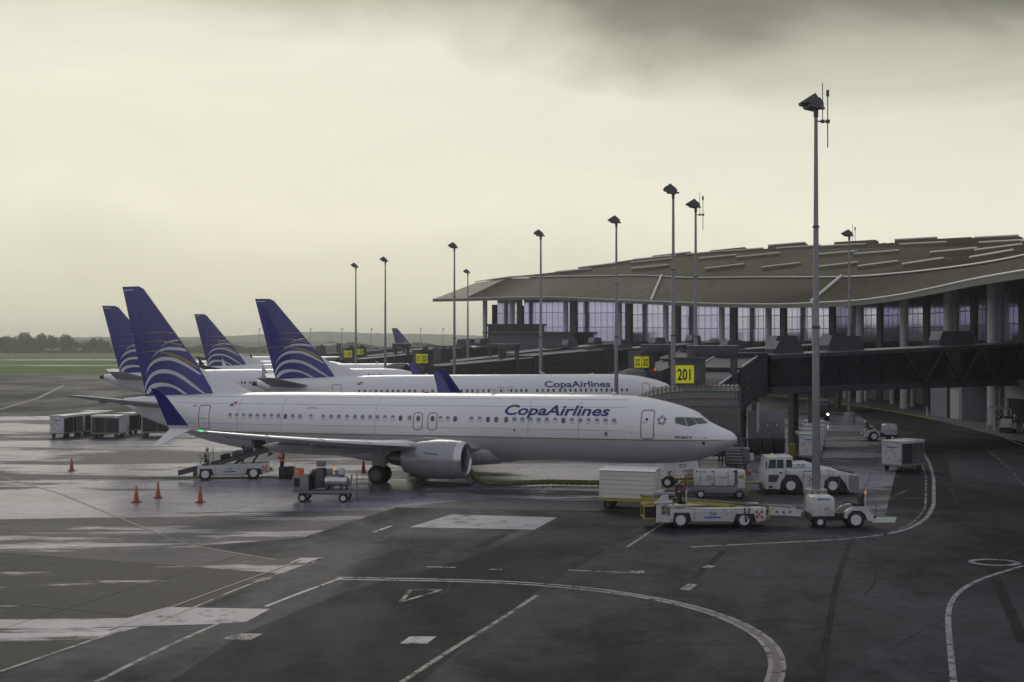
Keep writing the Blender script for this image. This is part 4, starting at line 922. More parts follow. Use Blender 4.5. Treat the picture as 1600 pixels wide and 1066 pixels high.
    # service stairs at the side of the cab
    if stairs:
        top=c+s*-2.2+u2*.6; b=MB(); st=MB()
        nst=12
        for i in range(nst):
            e=top+u2*(i*.3)+Vector((0,0,-.1-i*.24)); st.box((e.x,e.y,e.z),(.3,1.0,.05),rz=rz)
        for sd in(-.55,.55):
            a=top+s*sd; z_=top+s*sd+u2*(nst*.3)+Vector((0,0,-nst*.24))
            b.cyl(a,z_,.04,.04,6).cyl(a+Vector((0,0,1)),z_+Vector((0,0,1)),.03,.03,6).cyl(a+Vector((0,0,.5)),z_+Vector((0,0,.5)),.02,.02,6)
            for i in range(0,nst+1,3): e=a.lerp(z_,i/nst); b.cyl(e,e+Vector((0,0,1)),.025,.025,6)
        for i in range(5): e=top+s*-.55-u2*(.5*i); b.cyl(e,e+Vector((0,0,1.1)),.025,.025,6)
        b.cyl(top+s*-.55+Vector((0,0,1.1)),top+s*-.55-u2*2+Vector((0,0,1.1)),.03,.03,6)
        sg_=pt(st,'stair_tread_flight',pale); pt(b,'stair_railing',railm)
        e=top-u2*1.0; pt(MB().box((e.x,e.y,e.z-.06),(2.2,1.2,.08),rz=rz),'stair_landing',bridgel)
    # rotunda
    pt(MB().cyl((r.x,r.y,4.3),(r.x,r.y,7.6),2.2,2.2,20),'rotunda',bridgem,smooth=True,angle=40); pt(MB().cyl((r.x,r.y,7.6),(r.x,r.y,7.75),2.35,2.35,20),'rotunda_roof',bridgel)
    pt(MB().cyl((r.x,r.y,-.05),(r.x,r.y,4.3),.55,.55,14),'rotunda_column',dmetal,smooth=True,angle=50)
    return t
def walkway(rot,bld,label,z0=4.75,h0=2.75,h1=3.9,boxes=(),brace=.5,w=3.2,piers=(.22,.78)):
    a=Vector((*rot,z0)); q=Vector((*bld,z0)); t=thing('fixed_walkway',label,'walkway',(a.x,a.y,0),group='fixed walkways to the concourse'); o_=Vector((a.x,a.y,0))
    def pt(mb,n,m,par=t,**k): mb.v=[tuple(Vector(v)-o_) for v in mb.v]; return mb.build(n,m,par,**k)
    u_=(q-a); Ln=u_.length; u_.normalize(); s=Vector((-u_.y,u_.x,0)); rz=math.atan2(u_.y,u_.x)
    def top(f): return h0+(h1-h0)*f
    def bar(name,o0,o1,w_,m): # box following the sloping roof
        b=MB(); vs=[]
        for e,f in((a,0),(q,1)): vs+=[e-s*w_/2+Vector((0,0,o0(f))),e+s*w_/2+Vector((0,0,o0(f))),e+s*w_/2+Vector((0,0,o1(f))),e-s*w_/2+Vector((0,0,o1(f)))]
        b.add(vs,[(0,1,2,3),(7,6,5,4),(0,4,5,1),(1,5,6,2),(2,6,7,3),(3,7,4,0)]); return pt(b,name,m)
    bar('floor_beam',lambda f:-.25,lambda f:.25,w+.2,bridgel); bar('roof',lambda f:top(f)-.3,lambda f:top(f),w+.3,bridgel); bar('roof_trim',lambda f:top(f)+.004,lambda f:top(f)+.05,w+.36,steel)
    bar('inner_core',lambda f:.25,lambda f:top(f)-.3,w*.5,dark)
    k_=max(3,int(Ln/2.6))
    for sg in(-1,1):
        for i in range(k_):
            f0,f1=(i+.03)/k_,(i+.97)/k_; e0=a+u_*Ln*f0+s*sg*w/2; e1=a+u_*Ln*f1+s*sg*w/2
            b=MB(); vs=[]
            for d_ in(0,.06): vs+=[e0+s*sg*d_+Vector((0,0,.26)),e1+s*sg*d_+Vector((0,0,.26)),e1+s*sg*d_+Vector((0,0,top(f1)-.31)),e0+s*sg*d_+Vector((0,0,top(f0)-.31))]
            b.add(vs,[(0,1,2,3),(7,6,5,4),(0,4,5,1),(1,5,6,2),(2,6,7,3),(3,7,4,0)]); pt(b,'side_panel',spand if sg<0 or True else bridgem)
    if brace:
        b=MB()
        for i in range(int(k_*brace/2),k_//2):
            for sg in(-1,):
                f0,f1,f2=(2*i)/k_,(2*i+1)/k_,(2*i+2)/k_; e=[a+u_*Ln*f+s*sg*(w/2+.12) for f in(f0,f1,f2)]
                b.cyl(e[0]+Vector((0,0,top(f0)-.2)),e[1]+Vector((0,0,.1)),.11,.11,6).cyl(e[1]+Vector((0,0,.1)),e[2]+Vector((0,0,top(f2)-.2)),.11,.11,6)
        pt(b,'truss_brace',bridgem)
    for (f,ln,hh) in boxes:
        e=a+u_*Ln*f+Vector((0,0,top(f))); pr=[(-ln/2,0),(-ln/2-.0,hh*.35),(-ln/2+.45,hh),(ln/2-.45,hh),(ln/2,hh*.35),(ln/2,0)]
        b=MB(); vs=[]
        for sd in(-.6,.6): vs+=[e+u_*x+s*sd+Vector((0,0,z+.05)) for x,z in pr]
        n6=6; b.add(vs,[tuple(range(n6)),tuple(range(2*n6-1,n6-1,-1))]+[(k,n6+k,n6+(k+1)%n6,(k+1)%n6) for k in range(n6)]); ro_=pt(b,'roof_unit',bridgel)
        b=MB(); v2=[vs[1]+Vector((0,0,.02)),vs[2]+Vector((0,0,.02)),vs[8]+Vector((0,0,.02)),vs[7]+Vector((0,0,.02))]; dn_=-u_*.03; b.add([p+dn_ for p in v2],[(0,1,2,3)]); pt(b,'unit_end_cap',steel,ro_)
    for f in piers:
        for sg in(-1,1): e=a+u_*Ln*f+s*sg*1.1; pt(MB().box((e.x,e.y,2.2),(.6,.6,4.7),rz=rz),'support_pier',dmetal)
    return t
bridge((11.6,76.4),(18.0,94),'nearest dark boarding bridge with the large 201 sign and ribbed grey hood','201',two=False,sgnrot=R(0),portal=.38,hood=(171,7.1,(14.1,73.6)))
walkway((19.6,95.3),(53,117),'nearest dark glazed walkway running off to the right edge of the photo',boxes=((.08,3.2,1.0),(.25,4.4,1.25),(.62,5.0,1.3)),piers=(.135,.96))
bridge((13.8,122.5),(22,141),'dark boarding bridge signed 202 behind the nose of the second airliner','202',sgnrot=R(-8),portal=.2,hood=(185,3.0,(13.2,119.4)))
walkway((24,142),(47,160),'walkway from the 202 bridge, half hidden behind the nearest walkway',boxes=((.12,3.4,1.1),(.45,4.6,1.3),(.8,4,1.2)))
bridge((-10.2,148.5),(13,173),'long dark boarding bridge signed 203 above the third airliner nose','203',sgnrot=R(-6))
walkway((14.5,175),(36,209),'dark walkway rising from the 203 bridge to the concourse',boxes=((.1,4,1.2),(.4,4,1.3),(.75,4,1.3)))
bridge((-10,183),(8,207),'dark boarding bridge without visible sign behind the 203 bridge',None)
walkway((9,209),(22,234),'walkway whose pale-ended roof boxes show left of the fourth light mast',boxes=((.1,4.5,1.3),(.5,4,1.3)))
bridge((-27.3,206),(-10,229),'dark boarding bridge signed 204, left of the two far yellow signs','204',sgnrot=R(-12))
walkway((-9,231),(1,256),'far walkway ending below the grey annex',boxes=((.3,5,1.4),))
bridge((-31.5,254),(-16,274),'far boarding bridge signed 205, right of the two far yellow signs','205',sgnrot=R(-5))
walkway((-15,274),(-5,266),'short walkway at the very end of the concourse',boxes=((.5,3,1.2),))
bridge((-49,312),(-22,322),'farthest boarding bridge, its open portal standing clear above the second airliner',None,portal=.12)
walkway((-20,322),(20,300),'far dark walkway right of the distant purple fin',boxes=((.2,6,1.6),(.6,8,1.5)))

# ------------------------------------------------------------------ light masts
def mast():
    t=thing('light_mast','x','light mast',group='tall apron light masts')
    MB().cyl((0,0,0),(0,0,1.0),.62,.56,20).build('pedestal',mat('pedestal_concrete',(.35,.34,.30),.6,var=.1),t,smooth=True,angle=40)
    b=MB()
    for k in range(10):
        if k%2: continue
        a0,a1=k*math.pi/5,(k+1)*math.pi/5
        pts=[]
        for a,z in((a0,.08),(a1,.08),(a1+.25,.95),(a0+.25,.95)): r_=.635-.06*z; pts.append((r_*math.cos(a),r_*math.sin(a),z))
        for (p,q,r,s_) in [pts]:
            b.add([p,q,r,s_],[(0,1,2,3)])
    b.build('warning_stripe_ring',mat('warning_dark',(.05,.045,.02),.5),t)
    p=MB(); p.lathe([(1.0,.205),(5,.19),(9,.175),(9.02,.16),(14,.13),(14.02,.12),(19.9,.085)],(0,0,0),'z',16).build('pole',steel,t,smooth=True,angle=40)
    MB().cyl((0,0,9),(0,0,9.12),.21,.21,16).build('pole_collar',dmetal,t); MB().cyl((0,0,14),(0,0,14.1),.17,.17,16).build('pole_collar',dmetal,t)
    h_=MB().box((-.0,0,19.95),(.9,.12,.12)).cyl((0,0,19.5),(0,0,20.2),.12,.12,10).build('head_bracket',dmetal,t)
    hk=.8
    for k,(x,y,z) in enumerate(((-.35,-.32,20.35),(-.42,.32,20.3),(-.05,-.3,20.1),(-.12,.34,20.1))):
        fl=MB().loft([[(x-.55,y-.26,z+.02),(x-.55,y+.26,z+.02),(x-.5,y+.26,z-.14),(x-.5,y-.26,z-.14)],[(x+.1,y-.3,z+.42),(x+.1,y+.3,z+.42),(x+.22,y+.3,z-.28),(x+.22,y-.3,z-.28)],[(x+.42,y-.12,z+.12),(x+.42,y+.12,z+.12),(x+.42,y+.12,z-.2),(x+.42,y-.12,z-.2)]])
        fl.v=[(a*hk,c*hk,20+(e-20)*hk) for a,c,e in fl.v]; fl.build('floodlight',dmetal,t)
    MB().cyl((.35,0,19.3),(.35,0,21.2),.022,.022,6).build('lightning_rod',dmetal,t)
    MB().cyl((.62,0,18.0),(.62,0,20.9),.028,.028,6).cyl((.62,0,20.55),(.62,0,20.85),.08,.08,8).build('antenna',dmetal,t)
    MB().box((.35,0,19.3),(.75,.06,.06)).box((.35,0,19.3),(.16,.16,.16)).box((.62,0,19.3),(.18,.18,.16)).build('antenna_arm',dmetal,t)
    return t
m0=mast()
def at(u,Y): return ((u-800)/FX*Y,Y)
ML=[(1275,60.8,'nearest light mast, standing behind the small tractor at the right',1.0),(1052,90.5,'light mast just left of the 201 sign, taller of the close pair',1.0),(1087,100,'light mast above the 201 sign, shorter of the close pair',1.0),(1327,127,'light mast on a striped pedestal on the roadway under the walkway',1.0),(963,113,'light mast in front of the third glazed bay from the left',1.0),(845,127,'light mast in front of the second glazed bay, left of centre roof',1.0),(710,143,'light mast standing just left of the roof tip shadow',1.0),(602,167,'light mast alone against sky, right one of the pair near the purple far fin',1.0),(556,180,'light mast alone against sky, right of the second tall tail',1.0),(731,195,'four-armed light mast behind the roof prow',1.0)]
NOANT=[]
for k,(u,Y,lb,s_) in enumerate(ML):
    o=m0 if k==0 else dup(m0,(0,0,0),0,lb); o.scale=(1,1,1)
    o.location=(*at(u,Y),0); o['label']=lb; o.rotation_euler=(0,0,R((5,-8,3,0,4,-4,6,0,-5,0)[k]))
    if k==0: o.scale.z=1.03
    if k not in(0,2,3): NOANT.append(o)
for k,(u,lb) in enumerate(((405,'distant mast between the two tails left of centre'),(485,'distant mast just behind the second tall tail'),(534,'distant mast left of the first tall mast against the hills'),(580,'distant mast between the two tall masts against the sky'),(657,'distant mast above the bridges right of the purple fin'),(692,'distant mast at the left end of the dark bridge roofs'))):
    o=dup(m0,(0,0,0),0,lb,'distant light masts beyond the gates'); o.location=(*at(u,600),-.1); o.scale=(1.3,1.3,.76); o.rotation_euler=(0,0,R(180)); NOANT.append(o)

for o in list(C.objects):
    if o.parent in NOANT and o.name.split('.')[0] in('antenna','lightning_rod','antenna_arm'): bpy.data.objects.remove(o)
# ------------------------------------------------------------------ wheels and vehicles
def wheel(par,x,y,r,w=.22,hub=white,name='wheel',hr=.58,z=None):
    z=r if z is None else z
    o=MB().lathe([(-w/2,r*hr),(-w/2,r*.9),(-w*.35,r),(w*.35,r),(w/2,r*.9),(w/2,r*hr)],(x,y,z),'y',22,closed=True).build(name,black,par,smooth=True,angle=45)
    h_=MB(); sg=-1
    h_.lathe([(-w/2+.01,r*hr),(-w/2+.03,r*hr*.85),(-w*.28,r*hr*.6),(-w*.3,r*.2),(-w*.42,r*.18),(-w*.42,.005)],(x,y,z),'y',18).lathe([(w*.42,.005),(w*.42,r*.18),(w*.3,r*.2),(w*.28,r*hr*.6),(w/2-.03,r*hr*.85),(w/2-.01,r*hr)],(x,y,z),'y',18)
    h_.build('hub',hub,o,smooth=True,angle=40); return o
vw=mat('vehicle_white',(.60,.61,.60),.34,var=.07,scale=1.5,coat=.2,dirt=(.20,.19,.17),dscale=3.2,damt=.75)
vg=mat('vehicle_grey',(.22,.225,.235),.45,var=.1,scale=2,dirt=(.09,.09,.09),dscale=2)
cream=mat('cream_panel',(.66,.67,.58),.4,var=.05,scale=1.2,dirt=(.35,.34,.28),dscale=1.2,damt=.35)
def flat(par,s,size,m,x,y,z,width=None,bold=.004,name='lettering'): return text(s,size,m,par,lambda tx,ty:(x+tx,y,z+ty),name,bold=bold,width=width)
def checker(par,x,y,z,s,m=red):
    for i,j in((0,0),(2,0),(1,1),(0,2),(2,2)): MB().box((x+(i-1)*s,y,z+(j-1)*s),(s*.94,.012,s*.94)).build('checker_square',m,par)
# aircraft tug
t=thing('aircraft_tug','large white aircraft tug with glazed cab, behind the nearest light mast','tug',(*at(1262,67.6),0),R(-2))
Z=lambda px,py:((px-815)/184,(600-py)/184)
pl=[Z(*p) for p in((335,545),(335,340),(990,335),(1190,372),(1285,395),(1290,545),(1200,575),(1155,480),(1100,415),(1010,410),(950,450),(930,585),(728,585),(718,470),(660,398),(555,398),(498,470),(490,545))]
bd=MB().prism(pl,'y',-1.1,1.1).build('body',vw,t,bevel=.03)
MB().prism([Z(*p) for p in((500,480),(552,404),(662,404),(716,480),(716,585),(500,560))],'y',-1.06,1.06).build('wheel_well',dark,t); MB().prism([Z(*p) for p in((934,560),(948,454),(1012,416),(1098,420),(1150,490),(1190,570))],'y',-1.06,1.06).build('wheel_well',dark,t)
MB().prism([Z(*p) for p in((580,335),(640,285),(790,275),(870,300),(930,335))],'y',-.75,.75).build('engine_hood',vw,t,bevel=.04)
cabm=MB().prism([Z(*p) for p in((338,340),(365,215),(628,208),(632,338))],'y',-.85,.85).build('cab',vw,t,bevel=.03)
for s_ in(-1,1):
    MB().prism([Z(*p) for p in((372,330),(392,242),(455,242),(455,330))],'y',s_*.855,s_*.865).build('side_window',glass,cabm); MB().prism([Z(*p) for p in((465,330),(465,242),(532,242),(532,330))],'y',s_*.855,s_*.865).build('side_window',glass,cabm)
    MB().prism([Z(*p) for p in((560,325),(560,245),(618,242),(622,325))],'y',s_*.855,s_*.865).build('side_window',glass,cabm)
b=MB(); x0,z0=Z(352,325); x1,z1=Z(368,235); b.add([(x0-.03,-.7,z0),(x0-.03,.7,z0),(x1-.02,.7,z1),(x1-.02,-.7,z1)],[(0,1,2,3)]); b.build('windscreen',glass,cabm)
MB().cyl((Z(440,210)[0],0,Z(0,208)[1]),(Z(440,210)[0],0,Z(0,192)[1]),.06,.05,10).build('beacon',mat('amber_lamp',(.7,.35,.03),.3,emit=.5),cabm)
MB().prism([Z(*p) for p in((370,470),(370,395),(478,395),(470,430),(448,470))],'y',-1.115,-1.10).build('door_window',glass,bd)
MB().prism([Z(*p) for p in((372,530),(372,510),(412,510),(412,530))],'y',-1.115,-1.10).build('step_recess',dark,bd)
MB().prism([Z(*p) for p in((480,378),(480,366),(510,366),(510,378))],'y',-1.13,-1.10).build('door_handle',dark,bd)
b=MB()
for q in((985,348,1110,372),(1100,345,1255,382)): b.prism([Z(q[0],q[1]),Z(q[2],q[3]-8),Z(q[2],q[3]+8),Z(q[0],q[1]+14)],'y',-.9,.9)
b.build('cooling_grille',dark,t)
MB().prism([Z(*p) for p in((1190,395),(1292,400),(1296,548),(1195,560))],'y',-1.12,1.12).build('rear_bumper',vg,t)
MB().box((Z(1295,0)[0],0,.45),(.25,.5,.2)).box((Z(325,0)[0],0,.42),(.25,.5,.2)).build('tow_hitch',dmetal,t)
for x in(600,1030):
    for y in(-.93,.93): wheel(t,Z(x,0)[0],y,.52,.34,hr=.5)
flat(bd,'TUG',.30,navy,Z(715,0)[0],-.76,Z(0,326)[1],.48,name='maker_lettering'); flat(bd,'TUG',.17,seal,Z(812,0)[0],-1.106,Z(0,507)[1],.42,name='maker_lettering')
checker(bd,Z(810,0)[0],-1.106,Z(0,440)[1],.105)
b=MB(); b.prism([Z(*p) for p in((735,360),(735,350),(850,350),(850,360))],'y',-1.108,-1.103).prism([Z(*p) for p in((852,375),(852,348),(877,348),(877,375))],'y',-1.108,-1.103); b.build('blue_stripe',mat('pale_blue_mark',(.12,.14,.42),.4),bd)
for x,z0,z1 in((Z(645,0)[0],1.42,1.45),): pass
for q in((728,345,728,585),(905,345,905,440),(1150,375,1180,560)):
    b=MB(); b.prism([Z(q[0]-2,q[1]),Z(q[0]+2,q[1]),Z(q[2]+2,q[3]),Z(q[2]-2,q[3])],'y',-1.107,-1.104); b.build('panel_seam',seal,bd)
MB().tube([(Z(345,0)[0],-1.0,1.3),(Z(345,0)[0],-1.22,1.5),(Z(345,0)[0],-1.22,1.8)],.02,6).box((Z(345,0)[0],-1.22,1.72),(.05,.16,.3)).build('mirror',dark,cabm)
MB().tube([(Z(548,0)[0],-1.14,.9),(Z(548,0)[0],-1.14,1.45)],.018,6).build('grab_rail',dmetal,bd)
for z in(.62,.8): MB().cyl((Z(336,0)[0]-.02,-.8,z),(Z(336,0)[0]+.02,-.8,z),.07,.07,12).build('head_lamp',pale,bd)
MB().prism([Z(*p) for p in((340,585),(340,560),(490,560),(490,585))],'y',-1.0,1.0).build('chassis_rail',dark,t)
MB().sweep([(Z(1080,0)[0],-1.0,1.35),(Z(1100,0)[0],-1.16,1.0),(Z(1085,0)[0],-1.17,.5),(Z(1110,0)[0],-1.15,.35)],.02,6).sweep([(Z(990,0)[0],-1.12,1.2),(Z(975,0)[0],-1.16,.8),(Z(1000,0)[0],-1.15,.5)],.015,6).build('tie_cable',seal,t)
# tow bar, yellow, from the tug to the nose wheel
tp=at(1188,67.8); tg_=MB().cyl((tp[0]+.2,tp[1],.52),(9.6,68.9,.5),.075,.075,10).cyl((tp[0]-.5,tp[1]+.05,.52),(tp[0]+.2,tp[1],.52),.04,.04,8).build('tow_bar',yel); tag(tg_,'yellow tow bar lying between the tug and the nose wheel','tow bar')
# ground power unit
t=thing('ground_power_unit','white ground power unit on small wheels, left of the large tug','power unit',(*at(1127,65.4),0),R(-4))
Z=lambda px,py:((px-740)/91,(315-py)/91)
bd=MB().box((-.33,0,1.14),(2.3,1.3,.86)).build('housing',vw,t,bevel=.03)
MB().box((1.02,0,1.06),(.42,1.3,.96)).build('end_housing',vw,t,bevel=.04); MB().box((-.1,0,.5),(2.75,1.2,.36)).build('chassis',vg,t,bevel=.02)
for x in(-1.2,-.45,.3,.8): MB().box((x,-.66,1.15),(.02,.02,.8)).build('door_seam',seal,bd)
for x,z in((-.55,1.5),(-.55,.8),(.62,1.5),(.62,.8),(-1.38,1.5)): MB().box((x,-.665,z),(.09,.02,.07)).build('latch',dark,bd)
MB().box((.72,-.66,1.2),(.1,.03,.8)).build('vent_strip',dmetal,bd); MB().box((1.02,-.656,1.22),(.3,.02,.2)).build('yellow_notice',yel,t)
checker(bd,-.72,-.656,1.16,.085,mat('faded_red',(.5,.16,.15),.5)); flat(bd,'TUG',.12,seal,-1.0,-.658,1.44,.22,name='maker_lettering'); flat(bd,'TUG GPU',.1,seal,.02,-.658,1.15,.4,name='maker_lettering')
for x in(-1.18,.92):
    for y in(-.55,.55): wheel(t,x,y,.25,.16,vw if x<0 else vg)
MB().cyl((1.35,-.3,.15),(1.42,-.3,.9),.04,.04,8).cyl((1.2,0,.4),(1.6,0,.35),.05,.05,8).build('drawbar',yel,t); MB().box((1.45,.2,1.35),(.35,.5,.22),ry=.3).build('cable_tray',mat('dull_red',(.2,.06,.05),.5),t)
# red fire extinguisher cart
t=thing('extinguisher_cart','small red wheeled extinguisher cart behind the belt loader','extinguisher',(*at(1064,62.5),0))
MB().lathe([(.25,.02),(.3,.13),(.45,.16),(1.0,.16),(1.1,.11),(1.15,.04)],(-.1,0,0),'z',16).build('cylinder',mat('dull_red',(.2,.03,.03),.5),t,smooth=True,angle=50); MB().cyl((-.1,0,1.15),(.0,0,1.27),.05,.03,8).build('valve',metal,t)
MB().tube([(.2,-.2,.2),(.25,-.2,1.5),(.45,-.2,1.62)],.025,6).tube([(.2,.2,.2),(.25,.2,1.5),(.45,.2,1.62)],.025,6).build('handle_frame',MATS['dull_red'],t)
pts=[(-.1+.22*math.cos(a*.5),-.1-.02*a*.2,.75+.3*math.sin(a*.5)) for a in range(26)]; MB().sweep(pts,.03,6).build('hose',black,t)
for y in(-.3,.3): wheel(t,.28,y,.22,.1,dmetal)
# covered dolly, cream planks
t=thing('covered_dolly','cream planked box dolly on black wheels at the near front of the nose','cargo dolly',(*at(985,61.3),0),R(-17))
fr=MB().box((0,0,.5),(2.95,1.75,.13)).build('frame',yel,t)
MB().box((0,0,1.27),(2.8,1.62,1.40)).build('box_core',mat('plank_gap',(.22,.22,.19),.6),t)
for k in range(6):
    z=.695+k*.232
    for s_ in(-1,1): MB().box((0,s_*.825,z),(2.84,.035,.215)).build('side_plank',cream,t)
    for s_ in(-1,1): MB().box((s_*1.415,0,z),(.035,1.60,.215)).build('end_plank',cream,t)
rf=MB().loft([[(-1.46,-.9,1.99),(-1.46,.9,1.99),(-1.46,.7,2.07),(-1.46,-.7,2.07)],[(1.46,-.9,1.99),(1.46,.9,1.99),(1.46,.7,2.07),(1.46,-.7,2.07)]]).build('roof',white,t)
for x in(-1.42,1.42):
    for y in(-.84,.84): MB().box((x,y,1.27),(.06,.06,1.44)).build('corner_post',cream,t)
for x in(-1.05,1.0):
    for y in(-.62,.62): wheel(t,x,y,.24,.16,dmetal)
MB().box((-1.0,0,.32),(.1,1.2,.1)).box((1.0,0,.32),(.1,1.2,.1)).build('axle',dmetal,t); MB().cyl((1.5,0,.45),(2.3,0,.3),.035,.035,8).build('drawbar',dmetal,t)
# near belt loader
def loader(name,label,loc,rz,near=True):
    t=thing(name,label,'belt loader',(*loc,0),rz,'belt loaders')
    Z=lambda px,py:((px-640)/107,(457-py)/107)
    pl=[Z(*p) for p in((440,425),(445,362),(912,355),(912,415),(865,425),(852,385),(765,385),(752,425),(548,425),(536,380),(462,380),(455,425))]
    bd=MB().prism(pl,'y',-.95,.95).build('body',vw,t,bevel=.02)
    MB().prism([Z(*p) for p in((460,425),(466,384),(532,384),(545,425))],'y',-.9,.9).prism([Z(*p) for p in((756,425),(768,388),(850,388),(862,425))],'y',-.9,.9).build('wheel_well',dark,t)
    if near:
        MB().prism([Z(*p) for p in((372,425),(374,328),(402,296),(432,292),(436,340),(398,345),(400,395),(445,395),(445,425))],'y',-.95,-.85).prism([Z(*p) for p in((372,425),(374,328),(402,296),(432,292),(436,340),(398,345),(400,395),(445,395),(445,425))],'y',.85,.95).build('front_guard',vw,t)
        MB().prism([Z(*p) for p in((374,420),(376,335),(392,335),(392,420))],'y',-.85,.85).build('front_panel',vg,t)
    for x in(560,640,745): MB().box((Z(x,0)[0],-.953,.62),(.012,.008,.5)).build('panel_seam',seal,bd)
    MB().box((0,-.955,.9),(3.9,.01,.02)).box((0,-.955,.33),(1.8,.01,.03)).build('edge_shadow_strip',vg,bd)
    MB().box((0,0,.36),(4.2,1.5,.2)).build('chassis_rail',dark,t)
    for x in(493,806):
        for y in(-.82,.82): wheel(t,Z(x,0)[0],y,.39,.24,hr=.6)
    if near:
        MB().box((Z(344,0)[0],-.1,.72),(.46,1.2,.5)).build('step_box',dark,t)
        for z in(.44,1.0): MB().box((Z(342,0)[0],-.1,z),(.55,1.3,.05)).build('step',yel,t)
        MB().box((Z(316,0)[0],-.74,.7),(.05,.05,.66)).box((Z(316,0)[0],.54,.7),(.05,.05,.66)).build('step_post',yel,t)
        MB().cyl((Z(375,0)[0],.2,1.42),(Z(482,0)[0],.2,1.42),.12,.12,14).build('front_roller',vg,t,smooth=True)
    MB().box((Z(505,0)[0],-.5,1.15),(.35,.5,.12)).box((Z(495,0)[0],-.5,1.4),(.1,.5,.5),ry=-.15).build('seat',black,t)
    MB().cyl((Z(523,0)[0],-.8,.95),(Z(523,0)[0],-.8,1.65),.03,.03,8).cyl((Z(523,0)[0],-.8,1.62),(Z(523,0)[0],-.8,1.72),.05,.05,8).build('beacon_post',pale,t)
    MB().cyl((Z(460,0)[0],-.5,1.0),(Z(472,0)[0],-.5,1.35),.02,.02,6).lathe([(0,.16),(.02,.17),(.03,.14)],(Z(474,0)[0],-.5,1.33),'z',14).build('steering_wheel',black,t)
    checker(bd,Z(879,0)[0],-.957,Z(0,387)[1],.115); flat(bd,'TUG',.15,navy,Z(652,0)[0],-.957,Z(0,389)[1],.3,name='maker_lettering'); MB().prism([Z(*p) for p in((610,398),(690,398),(690,406),(610,406))],'y',-.957,-.953).build('blue_stripe',MATS['pale_blue_mark'],bd)
    [MB().box((Z(922,0)[0],q,.5),(.28,.3,.1)).build('rear_bumper',yel,t) for q in(-.6,.6)]
    return t,Z
t,Z=loader('belt_loader','white belt loader in the foreground with its yellow-edged conveyor lowered',at(1105,55.4),R(0))
b=MB().loft([[(-3.1,-.42,1.28),(-3.1,.42,1.28),(-3.1,.42,1.40),(-3.1,-.42,1.40)],[(3.9,-.42,.66),(3.9,.42,.66),(3.9,.42,.82),(3.9,-.42,.82)]]); cvb=b.build('conveyor_frame',yel,t)
MB().loft([[(-3.12,-.36,1.405),(-3.12,.36,1.405),(-3.12,.36,1.43),(-3.12,-.36,1.43)],[(3.9,-.36,.825),(3.9,.36,.825),(3.9,.36,.85),(3.9,-.36,.85)]]).build('belt',black,cvb)
MB().prism([(2.75,.56),(2.8,.95),(4.0,.84),(4.25,.78),(4.25,.5),(4.1,.5)],'y',-.5,-.44).prism([(2.75,.56),(2.8,.95),(4.0,.84),(4.25,.78),(4.25,.5),(4.1,.5)],'y',.44,.5).build('tail_cheek',vw,cvb)
for x in(3.15,3.45,3.75): MB().cyl((x,-.51,.7),(x,-.50,.7),.05,.05,10).build('roller_cap',dark,cvb)
MB().sweep([(.9,-.6,.96),(1.4,-.62,1.08),(1.75,-.6,.98),(2.1,-.64,1.05),(2.5,-.6,.97)],.03,6).build('hydraulic_hose',black,t)
MB().cyl((-2.6,-.9,1.16),(-1.75,-.9,1.2),.09,.09,10).build('lamp_tube',pale,t)
MB().cyl((1.55,-.99,.98),(1.6,-1.0,.3),.025,.025,6).cyl((1.8,-1.0,.98),(1.62,-1.0,.3),.025,.025,6).build('cable_loop',black,t)
# far belt loader at the rear hold
t,Z=loader('belt_loader','white belt loader raised to the rear hold of the nearest airliner',at(356,74.6),R(14),False)
b=MB().loft([[(-3.0,-.42,.28),(-3.0,.42,.28),(-3.0,.42,.52),(-3.0,-.42,.52)],[(2.5,-.42,1.62),(2.5,.42,1.62),(2.5,.42,1.86),(2.5,-.42,1.86)]]); cvb=b.build('conveyor_frame',dmetal,t)
MB().loft([[(-3.0,-.36,.525),(-3.0,.36,.525),(-3.0,.36,.55),(-3.0,-.36,.55)],[(2.5,-.36,1.865),(2.5,.36,1.865),(2.5,.36,1.89),(2.5,-.36,1.89)]]).build('belt',black,cvb)
MB().cyl((1.5,-.3,.9),(1.9,-.3,1.5),.05,.05,8).cyl((1.5,.3,.9),(1.9,.3,1.5),.05,.05,8).cyl((.4,0,.9),(1.2,0,1.35),.07,.07,8).build('lift_arm',dmetal,t)
MB().tube([(-.9,.45,1.1),(-.9,.45,1.9)],.03,6).tube([(1.6,.45,1.9),(1.6,.45,2.5),(2.4,.45,2.5),(2.4,.45,1.9)],.025,6).build('guard_rail',railm,t)
for k,(x,z) in enumerate(((-.1,1.24),(.6,1.42),(1.3,1.59))):
    lx,ly=t.location.x,t.location.y; ca_,sa_=math.cos(R(14)),math.sin(R(14))
    o=MB().box((0,0,.16),(.62,.42,.32)).box((0,0,.34),(.2,.05,.04)).build('suitcase',(black,dmetal,mat('navy_bag',(.03,.035,.06),.6))[k],bevel=.04); o.location=(lx+ca_*x,ly+sa_*x,z-.02); o.rotation_euler=(0,-.24,R(14)); tag(o,('lowest dark suitcase riding up the far belt loader','middle dark suitcase riding up the far belt loader','topmost dark suitcase riding up the far belt loader')[k],'suitcase','suitcases on the raised belt')
